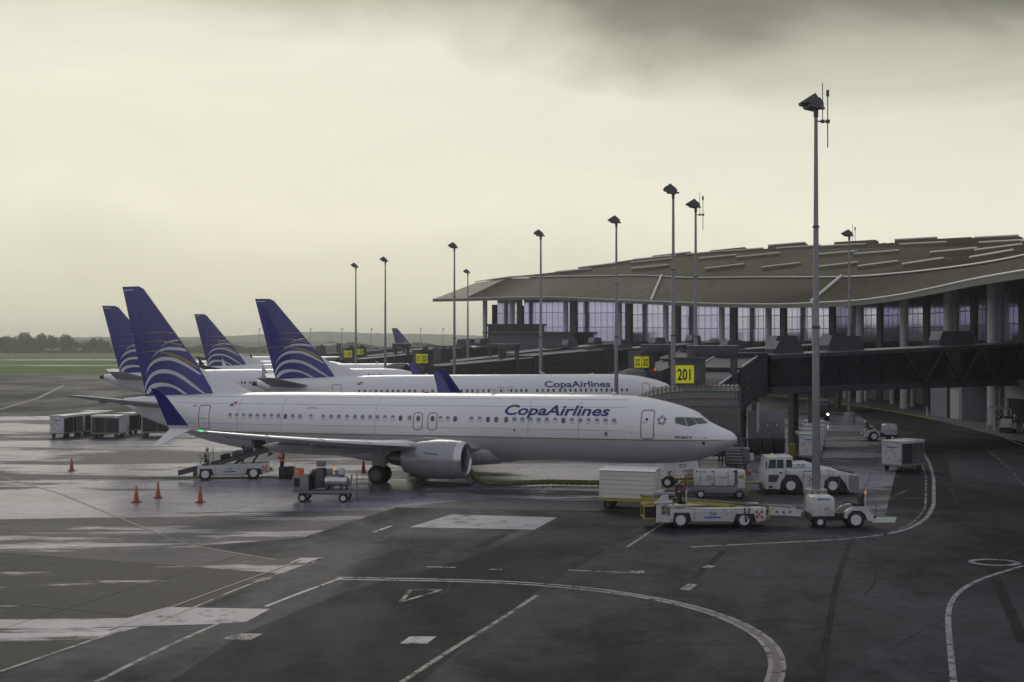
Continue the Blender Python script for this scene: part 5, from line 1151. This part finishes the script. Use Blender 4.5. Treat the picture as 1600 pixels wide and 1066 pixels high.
# small fittings on the tug and the loaders
# baggage tractors
def tractor(label,loc,rz,num=None,group='open baggage tractors'):
    t=thing('baggage_tractor',label,'tractor',(*loc,0),rz,group)
    Z=lambda px,py:((px-1080)/226,(950-py)/226)
    MB().prism([Z(*p) for p in((775,840),(770,700),(785,628),(1010,625),(1030,650),(1030,830))],'y',-.48,.48).build('hood',vw,t,bevel=.04)
    MB().prism([Z(*p) for p in((760,870),(760,800),(1150,800),(1200,760),(1400,790),(1400,860),(1000,880))],'y',-.42,.42).build('chassis',dark,t)
    for s_ in(-1,1): MB().prism([Z(*p) for p in((1120,840),(1140,770),(1190,735),(1300,730),(1345,760),(1380,780),(1415,800),(1415,870),(1355,870),(1330,800),(1280,765),(1200,765),(1160,800),(1140,850))],'y',s_*.44,s_*.72).build('rear_fender',vw,t)
    MB().box((*[Z(1290,0)[0]],0,Z(0,712)[1]),(.45,.9,.12)).box((Z(1325,0)[0],0,Z(0,650)[1]),(.10,.8,.5),ry=.12).build('seat',black,t,bevel=.03)
    MB().cyl((Z(1090,0)[0],0,.7),(Z(1175,0)[0],0,1.15),.025,.025,6).lathe([(0,.19),(.02,.2),(.035,.17)],(Z(1175,0)[0],0,1.14),'z',14).build('steering_wheel',black,t)
    MB().cyl((Z(1345,0)[0],-.5,.7),(Z(1345,0)[0],-.5,1.58),.035,.035,8).build('rear_post',pale,t); MB().cyl((Z(1345,0)[0],-.5,1.58),(Z(1345,0)[0],-.5,1.72),.045,.03,8).build('amber_beacon',MATS['amber_lamp'],t)
    MB().box((Z(1385,0)[0],0,.62),(.22,1.3,.36)).build('rear_box',vg,t); MB().cyl((Z(1415,0)[0],0,.42),(Z(1480,0)[0],0,.42),.04,.04,8).tube([(Z(1475,0)[0],-.1,.35),(Z(1475,0)[0],-.1,1.0),(Z(1475,0)[0],.1,1.0)],.015,5).build('tow_hitch',dmetal,t)
    MB().box((Z(775,0)[0],0,.5),(.12,1.1,.25)).build('front_bumper',dmetal,t)
    pb=MB().box((Z(945,0)[0],-.49,Z(0,745)[1]),(.48,.03,.36)).build('number_plate',vw,t)
    if num: flat(pb,num,.22,seal,Z(948,0)[0],-.509,Z(0,775)[1],.24,name='fleet_number')
    MB().box((Z(915,0)[0],-.484,Z(0,655)[1]),(.6,.02,.05)).build('blue_stripe',MATS['pale_blue_mark'],t)
    for y in(-.58,.58): wheel(t,Z(1237,0)[0],y,.40,.26,hr=.62); wheel(t,Z(875,0)[0],y*.85,.27,.2,hr=.5)
    return t
tr0=tractor('white open tractor with number plate 65 at the foot of the nearest mast',at(1308,55.2),R(-2),'65')
tr1=tractor('small white open tractor facing right beside the striped mast pedestal',at(1375,103.5),R(182),None); tr1.rotation_euler=(0,0,R(178)); 
tr2=tractor('white tractor with orange beacon parked by the double columns at right edge',at(1574,111),R(62),None)
tr3=dup(tr1,(0,0,0),0,'white tractor cut off by the right edge of the photo'); tr3.location=(*at(1612,110),0); tr3.rotation_euler=(0,0,R(70))
tag(MB().tube([(-.5,-.8,0),(-.5,-.8,2.0),(-.3,-.8,2.25),(.9,-.8,2.25),(1.1,-.8,2.1),(1.1,-.8,0)],.06,8).tube([(-.5,.8,0),(-.5,.8,2.0),(-.3,.8,2.25),(.9,.8,2.25),(1.1,.8,2.1),(1.1,.8,0)],.06,8).box((.3,-.8,2.28),(1.3,.1,.1)).box((.3,.8,2.28),(1.3,.1,.1)).box((-.45,-.85,1.0),(.1,.06,1.9)).build('guard_frame',white),'white tubular guard frame behind the tractor at right','frame'); bpy.data.objects['guard_frame'].location=(*at(1556,114),0)
# baggage carts
meshm=mat('wire_mesh',(.10,.10,.10),.5,metal=.4)
def cart(label,loc,rz,group,open_=False):
    t=thing('baggage_cart',label,'baggage cart',(*loc,0),rz,group)
    MB().box((0,0,.42),(2.7,1.5,.12)).build('frame',vg,t); MB().box((0,0,2.0),(2.75,1.56,.07)).build('roof',vw,t,bevel=.02)
    for s_ in(-1,1): e=MB().box((s_*1.3,0,1.22),(.06,1.46,1.5)).build('end_panel',vw,t)
    MB().box((-1.335,-.1,1.6),(.01,.7,.09)).box((-1.335,.33,1.62),(.01,.1,.12)).build('blue_stripe',MATS['pale_blue_mark'],t)
    for s_ in((-1,1) if not open_ else (1,)):
        b=MB()
        for i in range(15): b.box((-1.2+i*.171,s_*.74,1.2),(.02,.02,1.44))
        for j in range(9): b.box((0,s_*.74,.55+j*.165),(2.5,.02,.02))
        b.build('mesh_side_field',meshm,t,kind='stuff')
        for x in(-1.24,0,1.24): MB().box((x,s_*.75,1.22),(.05,.05,1.55)).build('side_post',vg,t)
        MB().box((0,s_*.76,1.92),(2.6,.04,.12)).build('roof_rail',vw,t)
    MB().box((0,0,1.1),(2.45,.05,1.25)).build('divider',dmetal,t)
    for x in(-.95,.95):
        for y in(-.6,.6): wheel(t,x,y,.2,.14,dmetal)
    MB().cyl((1.35,0,.38),(2.0,0,.25),.035,.035,8).build('drawbar',dmetal,t)
    return t
gL='mesh-sided baggage carts behind the nearest tail'
c0=cart('leftmost baggage cart, its white end panel facing the camera',at(104,107),R(72),gL)
for u,Y,rz,lb in((138,110,68,'baggage cart second from the left, mostly behind its neighbours'),(170,106.5,-4,'mesh-sided cart seen broadside, in front of the others'),(208,110.5,64,'baggage cart half hidden right of the broadside mesh cart'),(246,108,12,'mesh cart under the tail, farthest right of the group'),(152,113,-6,'baggage cart of which only the roof shows behind the broadside cart')):
    o=dup(c0,(*at(u,Y),0),R(rz),lb,gL)
gR='baggage carts lined up behind the nearest light mast'
for k,(u,Y) in enumerate(((1262,86),(1266,90.2),(1270,94.5),(1274,99))):
    dup(c0,(*at(u,Y),0),R(82),('front cart of the row behind the nearest mast','second cart of the row behind the nearest mast','third cart of the row behind the nearest mast','rearmost cart of the row behind the nearest mast')[k],gR)
o=dup(c0,(*at(1411,79.4),0),R(38),'lone white baggage cart beside the curved white line on the roadway','baggage carts on their own')
# start unit trailer
t=thing('air_start_unit','grey air start unit with exposed tank and red and white board','start unit',(*at(505,63.9),0),R(-3))
Z=lambda px,py:((px-1150)/137,(498-py)/137)
MB().box((0,0,.56),(3.15,1.3,.1)).box((0,0,.45),(2.6,.5,.14)).build('platform',vg,t); MB().box((-1.12,0,1.0),(.85,1.1,.75)).build('control_cabinet',vg,t,bevel=.02)
MB().box((-1.3,-.56,1.05),(.3,.02,.45)).build('gauge_panel',dark,t)
for k in range(4): MB().sweep([(-.62+.05*k,-.4+.25*k,.65),(-.66+.05*k,-.4+.25*k,1.4),(-.5+.04*k,-.4+.25*k,1.72),(-.36+.04*k,-.4+.25*k,1.3),(-.38,-.4+.25*k,.7)],.06,8).build('air_hose',black,t,smooth=True)
MB().box((-.12,0,1.25),(.42,.9,1.0)).build('engine_block',dmetal,t,bevel=.03); MB().lathe([(-.05,.02),(0,.26),(1.2,.27),(1.28,.05)],(.15,-.15,1.1),'x',18).build('silencer_tank',metal,t,smooth=True,angle=50)
MB().box((.6,.2,1.35),(1.0,.6,.12)).box((.3,.1,1.55),(.3,.3,.35)).box((.75,.1,1.5),(.2,.25,.3)).build('engine_parts',steel,t,bevel=.02); MB().box((1.02,-.1,1.62),(.28,.4,.32)).build('filter_box',vw,t,bevel=.03)
r_=random.Random(3); b=MB()
for k in range(16): x=r_.uniform(.1,1.3); y=r_.uniform(-.5,.4); b.cyl((x,y,.62),(x+r_.uniform(-.2,.3),y+r_.uniform(-.1,.1),.9+r_.uniform(0,.4)),.03,.03,6)
b.build('pipework_field',dmetal,t,kind='stuff')
MB().cyl((.62,0,1.7),(.62,0,1.85),.07,.05,10).build('amber_beacon',MATS['amber_lamp'],t); MB().cyl((1.5,-.3,.6),(1.62,-.3,1.5),.04,.04,8).build('tow_arm',vg,t); MB().box((-.15,.2,1.98),(.45,.4,.26)).build('exhaust_box',vg,t)
bo=MB().box((-1.2,-.5,1.62),(.55,.04,.4),rx=.1).build('warning_board',mat('board_orange',(.70,.16,.08),.45,var=.1),t)
for x0,x1 in((-1.42,-1.2),(-1.2,-1.42)): MB().cyl((x0,-.53,1.5),(x1,-.53,1.74),.02,.02,5).build('board_cross',white,bo)
for x in(-1.0,1.2):
    for y in(-.55,.55): wheel(t,x,y,.24,.18,vw)
# step frame beside it
t=thing('step_frame','thin grey tubular step frame right of the air start unit','step frame',(*at(567,64.4),0),R(4))
MB().tube([(-.33,-.25,0),(-.3,-.25,1.6)],.025,6).tube([(.33,-.25,0),(.33,-.25,1.45)],.025,6).tube([(-.33,.25,0),(-.33,.25,1.3)],.025,6).tube([(.33,.25,0),(.33,.25,1.3)],.025,6).build('leg_frame',railm,t)
for z in(.15,.5,.85): MB().box((0,-.1 if z<.8 else 0,z),(.66,.3 if z<.8 else .5,.04)).build('step',vg,t)
# cones
def cone():
    t=thing('traffic_cone','x','traffic cone',group='orange traffic cones on the apron')
    MB().box((0,0,.02),(.42,.42,.04)).build('base',mat('cone_base',(.16,.04,.02),.6),t); MB().lathe([(.04,.155),(.1,.14),(.86,.035),(.88,.02)],(0,0,0),'z',16).build('body',orange,t,smooth=True,angle=50)
    MB().lathe([(.52,.084),(.64,.067)],(0,0,0),'z',16,closed=True).build('band',mat('cone_band',(.42,.17,.11),.5),t,smooth=True); return t
k0=cone()
for k,(u,v,lb) in enumerate(((213,785,'front left cone of the three near the belt loader'),(247,778,'middle cone with a paler tip, between two others'),(313,785,'front right cone of the three near the belt loader'),(112,736,'lone cone at the far left, in front of the carts'),(568,738,'cone standing just left of the main wheels'),(1012,0,''))):
    if not lb: continue
    o=k0 if k==0 else dup(k0,(0,0,0),0,lb); o.location=(*g(u,v),.005); o['label']=lb; o.rotation_euler=(0,0,k*.5)
# ribbed air duct along the ground under the belly, and black-yellow hose
ductm=mat('duct_fabric',(.10,.10,.022),.55,var=.25,scale=5,dirt=(.05,.05,.02),dscale=3)
pts=[]; key=[at(735,70.0)+(1.0,),at(742,69.8)+(.55,),at(760,69.6)+(.24,),at(800,70.4)+(.2,),at(860,71)+(.2,),at(930,70.6)+(.2,),at(1000,71.2)+(.2,),at(1060,71.6)+(.2,),at(1110,72.4)+(.22,)]
for a,c in zip(key,key[1:]):
    for i in range(14): pts.append(tuple(a[j]+(c[j]-a[j])*i/14 for j in range(3)))
o=MB().sweep(pts,lambda i:.165 if i%2 else .138,10).build('air_duct',ductm); tag(o,'long ribbed olive air duct lying under the belly of the nearest airliner','air duct')
# engine chock stand
t=thing('engine_stand','low dark stand lying on the ground under the nearest engine','stand',(*at(695,71.2),0),R(-19))
MB().box((0,0,.08),(3.4,.7,.06)).box((0,-.3,.16),(3.4,.05,.1)).build('plate',dmetal,t); MB().box((1.6,0,.35),(.15,.3,.6),taper=.6).build('post',vg,t)
# things under the bridge
t=thing('hose_reel_rack','dark rack of coiled cables and hoses under the nearest boarding bridge','rack',(*at(1143,84.5),0),R(10))
MB().tube([(-.7,0,0),(-.7,0,2.6),(.7,0,2.6),(.7,0,0)],.07,6).tube([(-.7,.6,0),(-.7,.6,2.6),(.7,.6,2.6),(.7,.6,0)],.07,6).build('rack_frame',dmetal,t)
for k in range(3): MB().lathe([(-.12,.30),(-.1,.42),(.1,.42),(.12,.30)],(-.3+.25*k,-.1,1.0+.55*k),'y',18,closed=True).build('cable_coil',black,t)
for k in range(3): MB().sweep([(-.5+.4*k,-.15,2.5),(-.35+.4*k,-.3,1.7),(-.55+.45*k,-.35,.9),(-.3+.4*k,-.3,.1)],.045,6).build('hanging_hose',seal if k==1 else black,t)
t=thing('power_cabinet','grey electrical cabinet with three tall doors under the walkway','cabinet',(*at(1197,93.5),0),R(-6)); by=-.75
MB().box((0,0,1.95),(2.7,1.4,2.3)).build('housing',mat('cabinet_grey',(.20,.215,.235),.5,var=.08,dirt=(.1,.1,.1)),t,bevel=.02)
for x in(-.62,.05,.75): 
    d_=MB().box((x,-.72,1.72),(.5,.06,1.35)).build('door',mat('cabinet_door',(.17,.185,.20),.5,var=.06),t); MB().box((x,-.765,2.1),(.12,.02,.12)).build('notice',white,d_)
MB().box((0,0,.4),(2.5,1.2,.8)).build('plinth',dmetal,t); MB().cyl((-.75,-.85,1.5),(-.75,-.85,3.9),.11,.11,10).build('conduit',pale,t)
for k,u in enumerate((1158,1178,1198,1217)):
    o=MB().box((0,0,.6),(.72,.72,1.15),taper=1.12).build('bin',mat('bin_dark',(.02,.022,.024),.5),bevel=.03); o.location=(*at(u,90.5),0); MB().box((0,0,1.2),(.84,.84,.08)).build('lid',dmetal,o)
    tag(o,('first dark bin from the left below the power cabinet','second dark bin from the left below the power cabinet','third dark bin from the left below the power cabinet','fourth dark bin from the left below the power cabinet')[k],'bin','dark bins below the cabinet')
o=MB().box((0,0,.45),(.65,.6,.9)).box((0,0,.94),(.7,.65,.08)).build('grit_box',yel,bevel=.02); o.location=(*at(1241,88.5),0); tag(o,'dull yellow box left of the cart row behind the mast','box')
t=thing('service_box','grey two-door service box with pale top just below the nose tip','box',(*at(1152,79.5),0),R(-3)); MB().box((0,0,.95),(1.45,.9,1.0)).build('housing',mat('box_brown_grey',(.14,.135,.135),.55,var=.06),t,bevel=.015); MB().box((0,0,1.47),(1.5,.95,.05)).build('top',pale,t); MB().box((0,-.46,.95),(.02,.02,.95)).build('door_gap',dark,t); MB().box((0,0,.25),(1.2,.7,.5)).build('stand',dmetal,t); MB().box((.9,-.2,.9),(.3,.3,.5)).build('side_unit',vw,t,bevel=.04)
t=thing('bus','small dark bus with lit headlamp behind the nearest mast','bus',(*at(1279,131),0),R(80)); MB().box((0,0,1.35),(4.6,2.1,1.9)).build('body',mat('bus_dark',(.03,.032,.036),.3),t,bevel=.12); MB().box((-2.2,0,1.75),(.25,1.8,.8)).build('windscreen',glass,t,bevel=.03)
for y in(-.8,.8):
    MB().cyl((-2.33,y,.75),(-2.28,y,.75),.12,.12,12).build('headlamp',mat('headlamp_lit',(1,.95,.8),.3,emit=6),t); wheel(t,-1.4,y*1.1,.38,.25,dmetal); wheel(t,1.4,y*1.1,.38,.25,dmetal)
o=MB().cyl((0,0,0),(0,0,1.0),.09,.09,10).build('bollard',white); o.location=(47.4,135.5,.14); tag(o,'short white bollard at the foot of the grey wall','bollard')
# black cases by the man in the orange vest
for k,(x,w_,lb) in enumerate(((-.2,.45,'left black case at the feet of the man in the orange vest'),(.3,.5,'right black case at the feet of the man in the orange vest'))):
    o=MB().box((0,0,.38),(w_,.35,.74)).build('equipment_case',black,bevel=.02); p=at(447,74.4); o.location=(p[0]+x,p[1],0); MB().box((0,0,.77),(.2,.04,.04)).build('handle',dmetal,o); tag(o,lb,'case','black cases on the apron')
# ------------------------------------------------------------------ people
skin=mat('skin',(.20,.11,.07),.5); 
def person(label,loc,rz,top,vest,legs,pose='stand',hat=None,z=0):
    """joints with a radius each, grown into one skin by the Skin modifier"""
    J={}; E_=[]
    def j(n,p,r): J[n]=(p,r)
    k=0
    j('pel',(0,0,.95),.15); j('waist',(0,0,1.08),.135); j('chest',(0.02,0,1.32),.165); j('neck0',(0.02,0,1.47),.075); j('neck',(0.03,0,1.54),.055); j('head',(0.05,0,1.63),.09); j('crown',(0.05,0,1.73),.085)
    sit=pose=='sit'
    for s in(-1,1):
        n=str(s)
        j('sh'+n,(0.0,s*.19,1.43),.07)
        if pose=='reach': el=(.22,s*.24,1.24); wr=(.45,s*.18,1.28)
        elif pose=='phone': el=(.05,s*.28,1.15); wr=(.28,s*.12,1.22)
        elif sit: el=(.12,s*.28,1.18); wr=(.38,s*.2,1.15)
        else: el=(-.02,s*.27,1.15); wr=(.06,s*.27,.90)
        j('el'+n,el,.05); j('wr'+n,wr,.035)
        d=(Vector(wr)-Vector(el)).normalized(); pa=Vector(wr)+d*.07; j('pa'+n,tuple(pa),.042)
        j('hip'+n,(0,s*.1,.90),.1)
        if sit: kn=(.42,s*.13,.88); an=(.46,s*.13,.48); to=(.62,s*.14,.44)
        else: kn=(.03,s*.12,.50); an=(-.01,s*.13,.09); to=(.16,s*.15,.045)
        j('kn'+n,kn,.07); j('an'+n,an,.045); j('to'+n,to,.045)
        E_+= [('chest','sh'+n),('sh'+n,'el'+n),('el'+n,'wr'+n),('wr'+n,'pa'+n),('pel','hip'+n),('hip'+n,'kn'+n),('kn'+n,'an'+n),('an'+n,'to'+n)]
    E_+= [('pel','waist'),('waist','chest'),('chest','neck0'),('neck0','neck'),('neck','head'),('head','crown')]
    nm=list(J); me=bpy.data.meshes.new('person'); me.from_pydata([J[n][0] for n in nm],[(nm.index(a),nm.index(c)) for a,c in E_],[])
    o=bpy.data.objects.new('person',me); C.objects.link(o); md=o.modifiers.new('skin','SKIN'); md.use_smooth_shade=True; sb=o.modifiers.new('sub','SUBSURF'); sb.levels=1; sb.render_levels=1
    for i,n in enumerate(nm):
        sv=me.skin_vertices[0].data[i]; sv.radius=(J[n][1],J[n][1]*(1.25 if n in('chest','waist','pel') else 1)); sv.use_root=(n=='pel')
    dg=bpy.context.evaluated_depsgraph_get(); m2=bpy.data.meshes.new_from_object(o.evaluated_get(dg)); o.modifiers.clear(); 
    # fingers, grown from the palms
    bm=bmesh.new(); bm.from_mesh(m2)
    for s in(-1,1):
        n=str(s); pa=Vector(J['pa'+n][0]); wr=Vector(J['wr'+n][0]); d=(pa-wr).normalized(); sd=d.cross(Vector((0,0,1))).normalized(); dn=d.cross(sd)
        for q,(of,ln) in enumerate(((-.033,.07),(-.011,.085),(.011,.08),(.033,.06),(.05,.05))):
            base=pa+sd*of+(d*.0 if q<4 else d*-.03); tipp=base+d*ln+dn*.02*(1 if dn.z<0 else -1)+(sd*.03 if q==4 else Vector()); mb=MB().cyl(base,tipp,.010,.008,6); vs=[bm.verts.new(v) for v in mb.v]
            for f in mb.f: bm.faces.new([vs[i] for i in f])
    bm.to_mesh(m2); bm.free(); o.data=m2; m2.materials.clear()
    for m_ in(top,legs,skin,black): m2.materials.append(m_)
    for p in m2.polygons:
        c=p.center; hand=min((c-Vector(J['pa'+n][0])).length for n in('-1','1'))<.11
        foot=min((c-Vector(J['to'+n][0])).length for n in('-1','1'))<.16
        p.material_index=2 if(c.z>1.5 or hand) else 3 if foot else 0 if c.z>(.98) and abs(c.x)<.6 and not(sit and c.x>.2 and abs(c.y)<.2 and c.z<1.05) else 1
        p.use_smooth=True
    o.location=(*loc,z); o.rotation_euler=(0,0,rz); tag(o,label,'person','people working on the apron')
    v=MB().loft([[(.02+.165*math.cos(a)*k,.215*math.sin(a)*k,zz) for a in[math.pi*2*i/16 for i in range(16)]] for zz,k in((.98,1.0),(1.1,.98),(1.3,1.06),(1.42,.95),(1.47,.6))]); vo=v.build('vest',vest,o,smooth=True,angle=60)
    b=MB().lathe([(1.08,0),(1.08,.01)],(0,0,0),'z',4) if False else MB().loft([[(.02+.17*math.cos(a),.22*math.sin(a),zz) for a in[math.pi*2*i/16 for i in range(16)]] for zz in(1.10,1.15)],caps=False); b.build('reflective_band',arcw,vo)
    MB().lathe([(.0,.105),(.05,.11),(.11,.08),(.14,.02)],(.045,0,1.66),'z',14).build('cap' if hat else 'hair',hat or black,o,smooth=True)
    MB().box((.145,0,1.635),(.03,.03,.04)).build('nose',skin,o)
    for s in(-1,1): MB().box((.136,s*.032,1.665),(.012,.02,.012)).build('eye',black,o); MB().box((.05,s*.093,1.64),(.04,.015,.06)).build('ear',skin,o)
    MB().box((.135,0,1.59),(.012,.045,.01)).build('mouth',mat('lips',(.12,.05,.04),.5),o)
    return o
dk=mat('dark_cloth',(.02,.022,.03),.8); lt_=mat('pale_cloth',(.42,.44,.46),.8); ov=mat('orange_vest',(.75,.16,.03),.6,emit=.03); yv=mat('lime_vest',(.42,.55,.06),.6); gv=mat('faded_lime_vest',(.30,.36,.17),.6)
person('man in orange vest and dark clothes beside the black cases',at(441,75.6),R(215),dk,ov,dk,'phone')
person('worker in pale clothes and faded lime vest at the foot of the belt loader',at(325,76.2),R(200),lt_,gv,lt_,'reach',hat=mat('pale_cap',(.35,.36,.36),.7))
person('worker in lime vest behind the upper end of the raised belt',at(379,77.4),R(20),dk,yv,dk,'reach',hat=dk)
person('driver in lime vest seated by the white frame at the right',at(1562,113.2),R(-60),dk,yv,dk,'sit',z=.35)
# ------------------------------------------------------------------ haze
b=MB(); b.bb(-2600,1400,-60,2880,-1.2,40); hz=b.build('haze',bpy.data.materials.new('haze_air'),kind='stuff')
hm=hz.data.materials[0]; hm.use_nodes=True; n=hm.node_tree.nodes; n.clear(); ou=n.new('ShaderNodeOutputMaterial'); pv=n.new('ShaderNodeVolumePrincipled'); pv.inputs['Color'].default_value=(.93,.95,.95,1); pv.inputs['Density'].default_value=.0003; pv.inputs['Anisotropy'].default_value=.72
hm.node_tree.links.new(pv.outputs[0],ou.inputs['Volume'])
hz['label']='thin humid haze over the airfield'
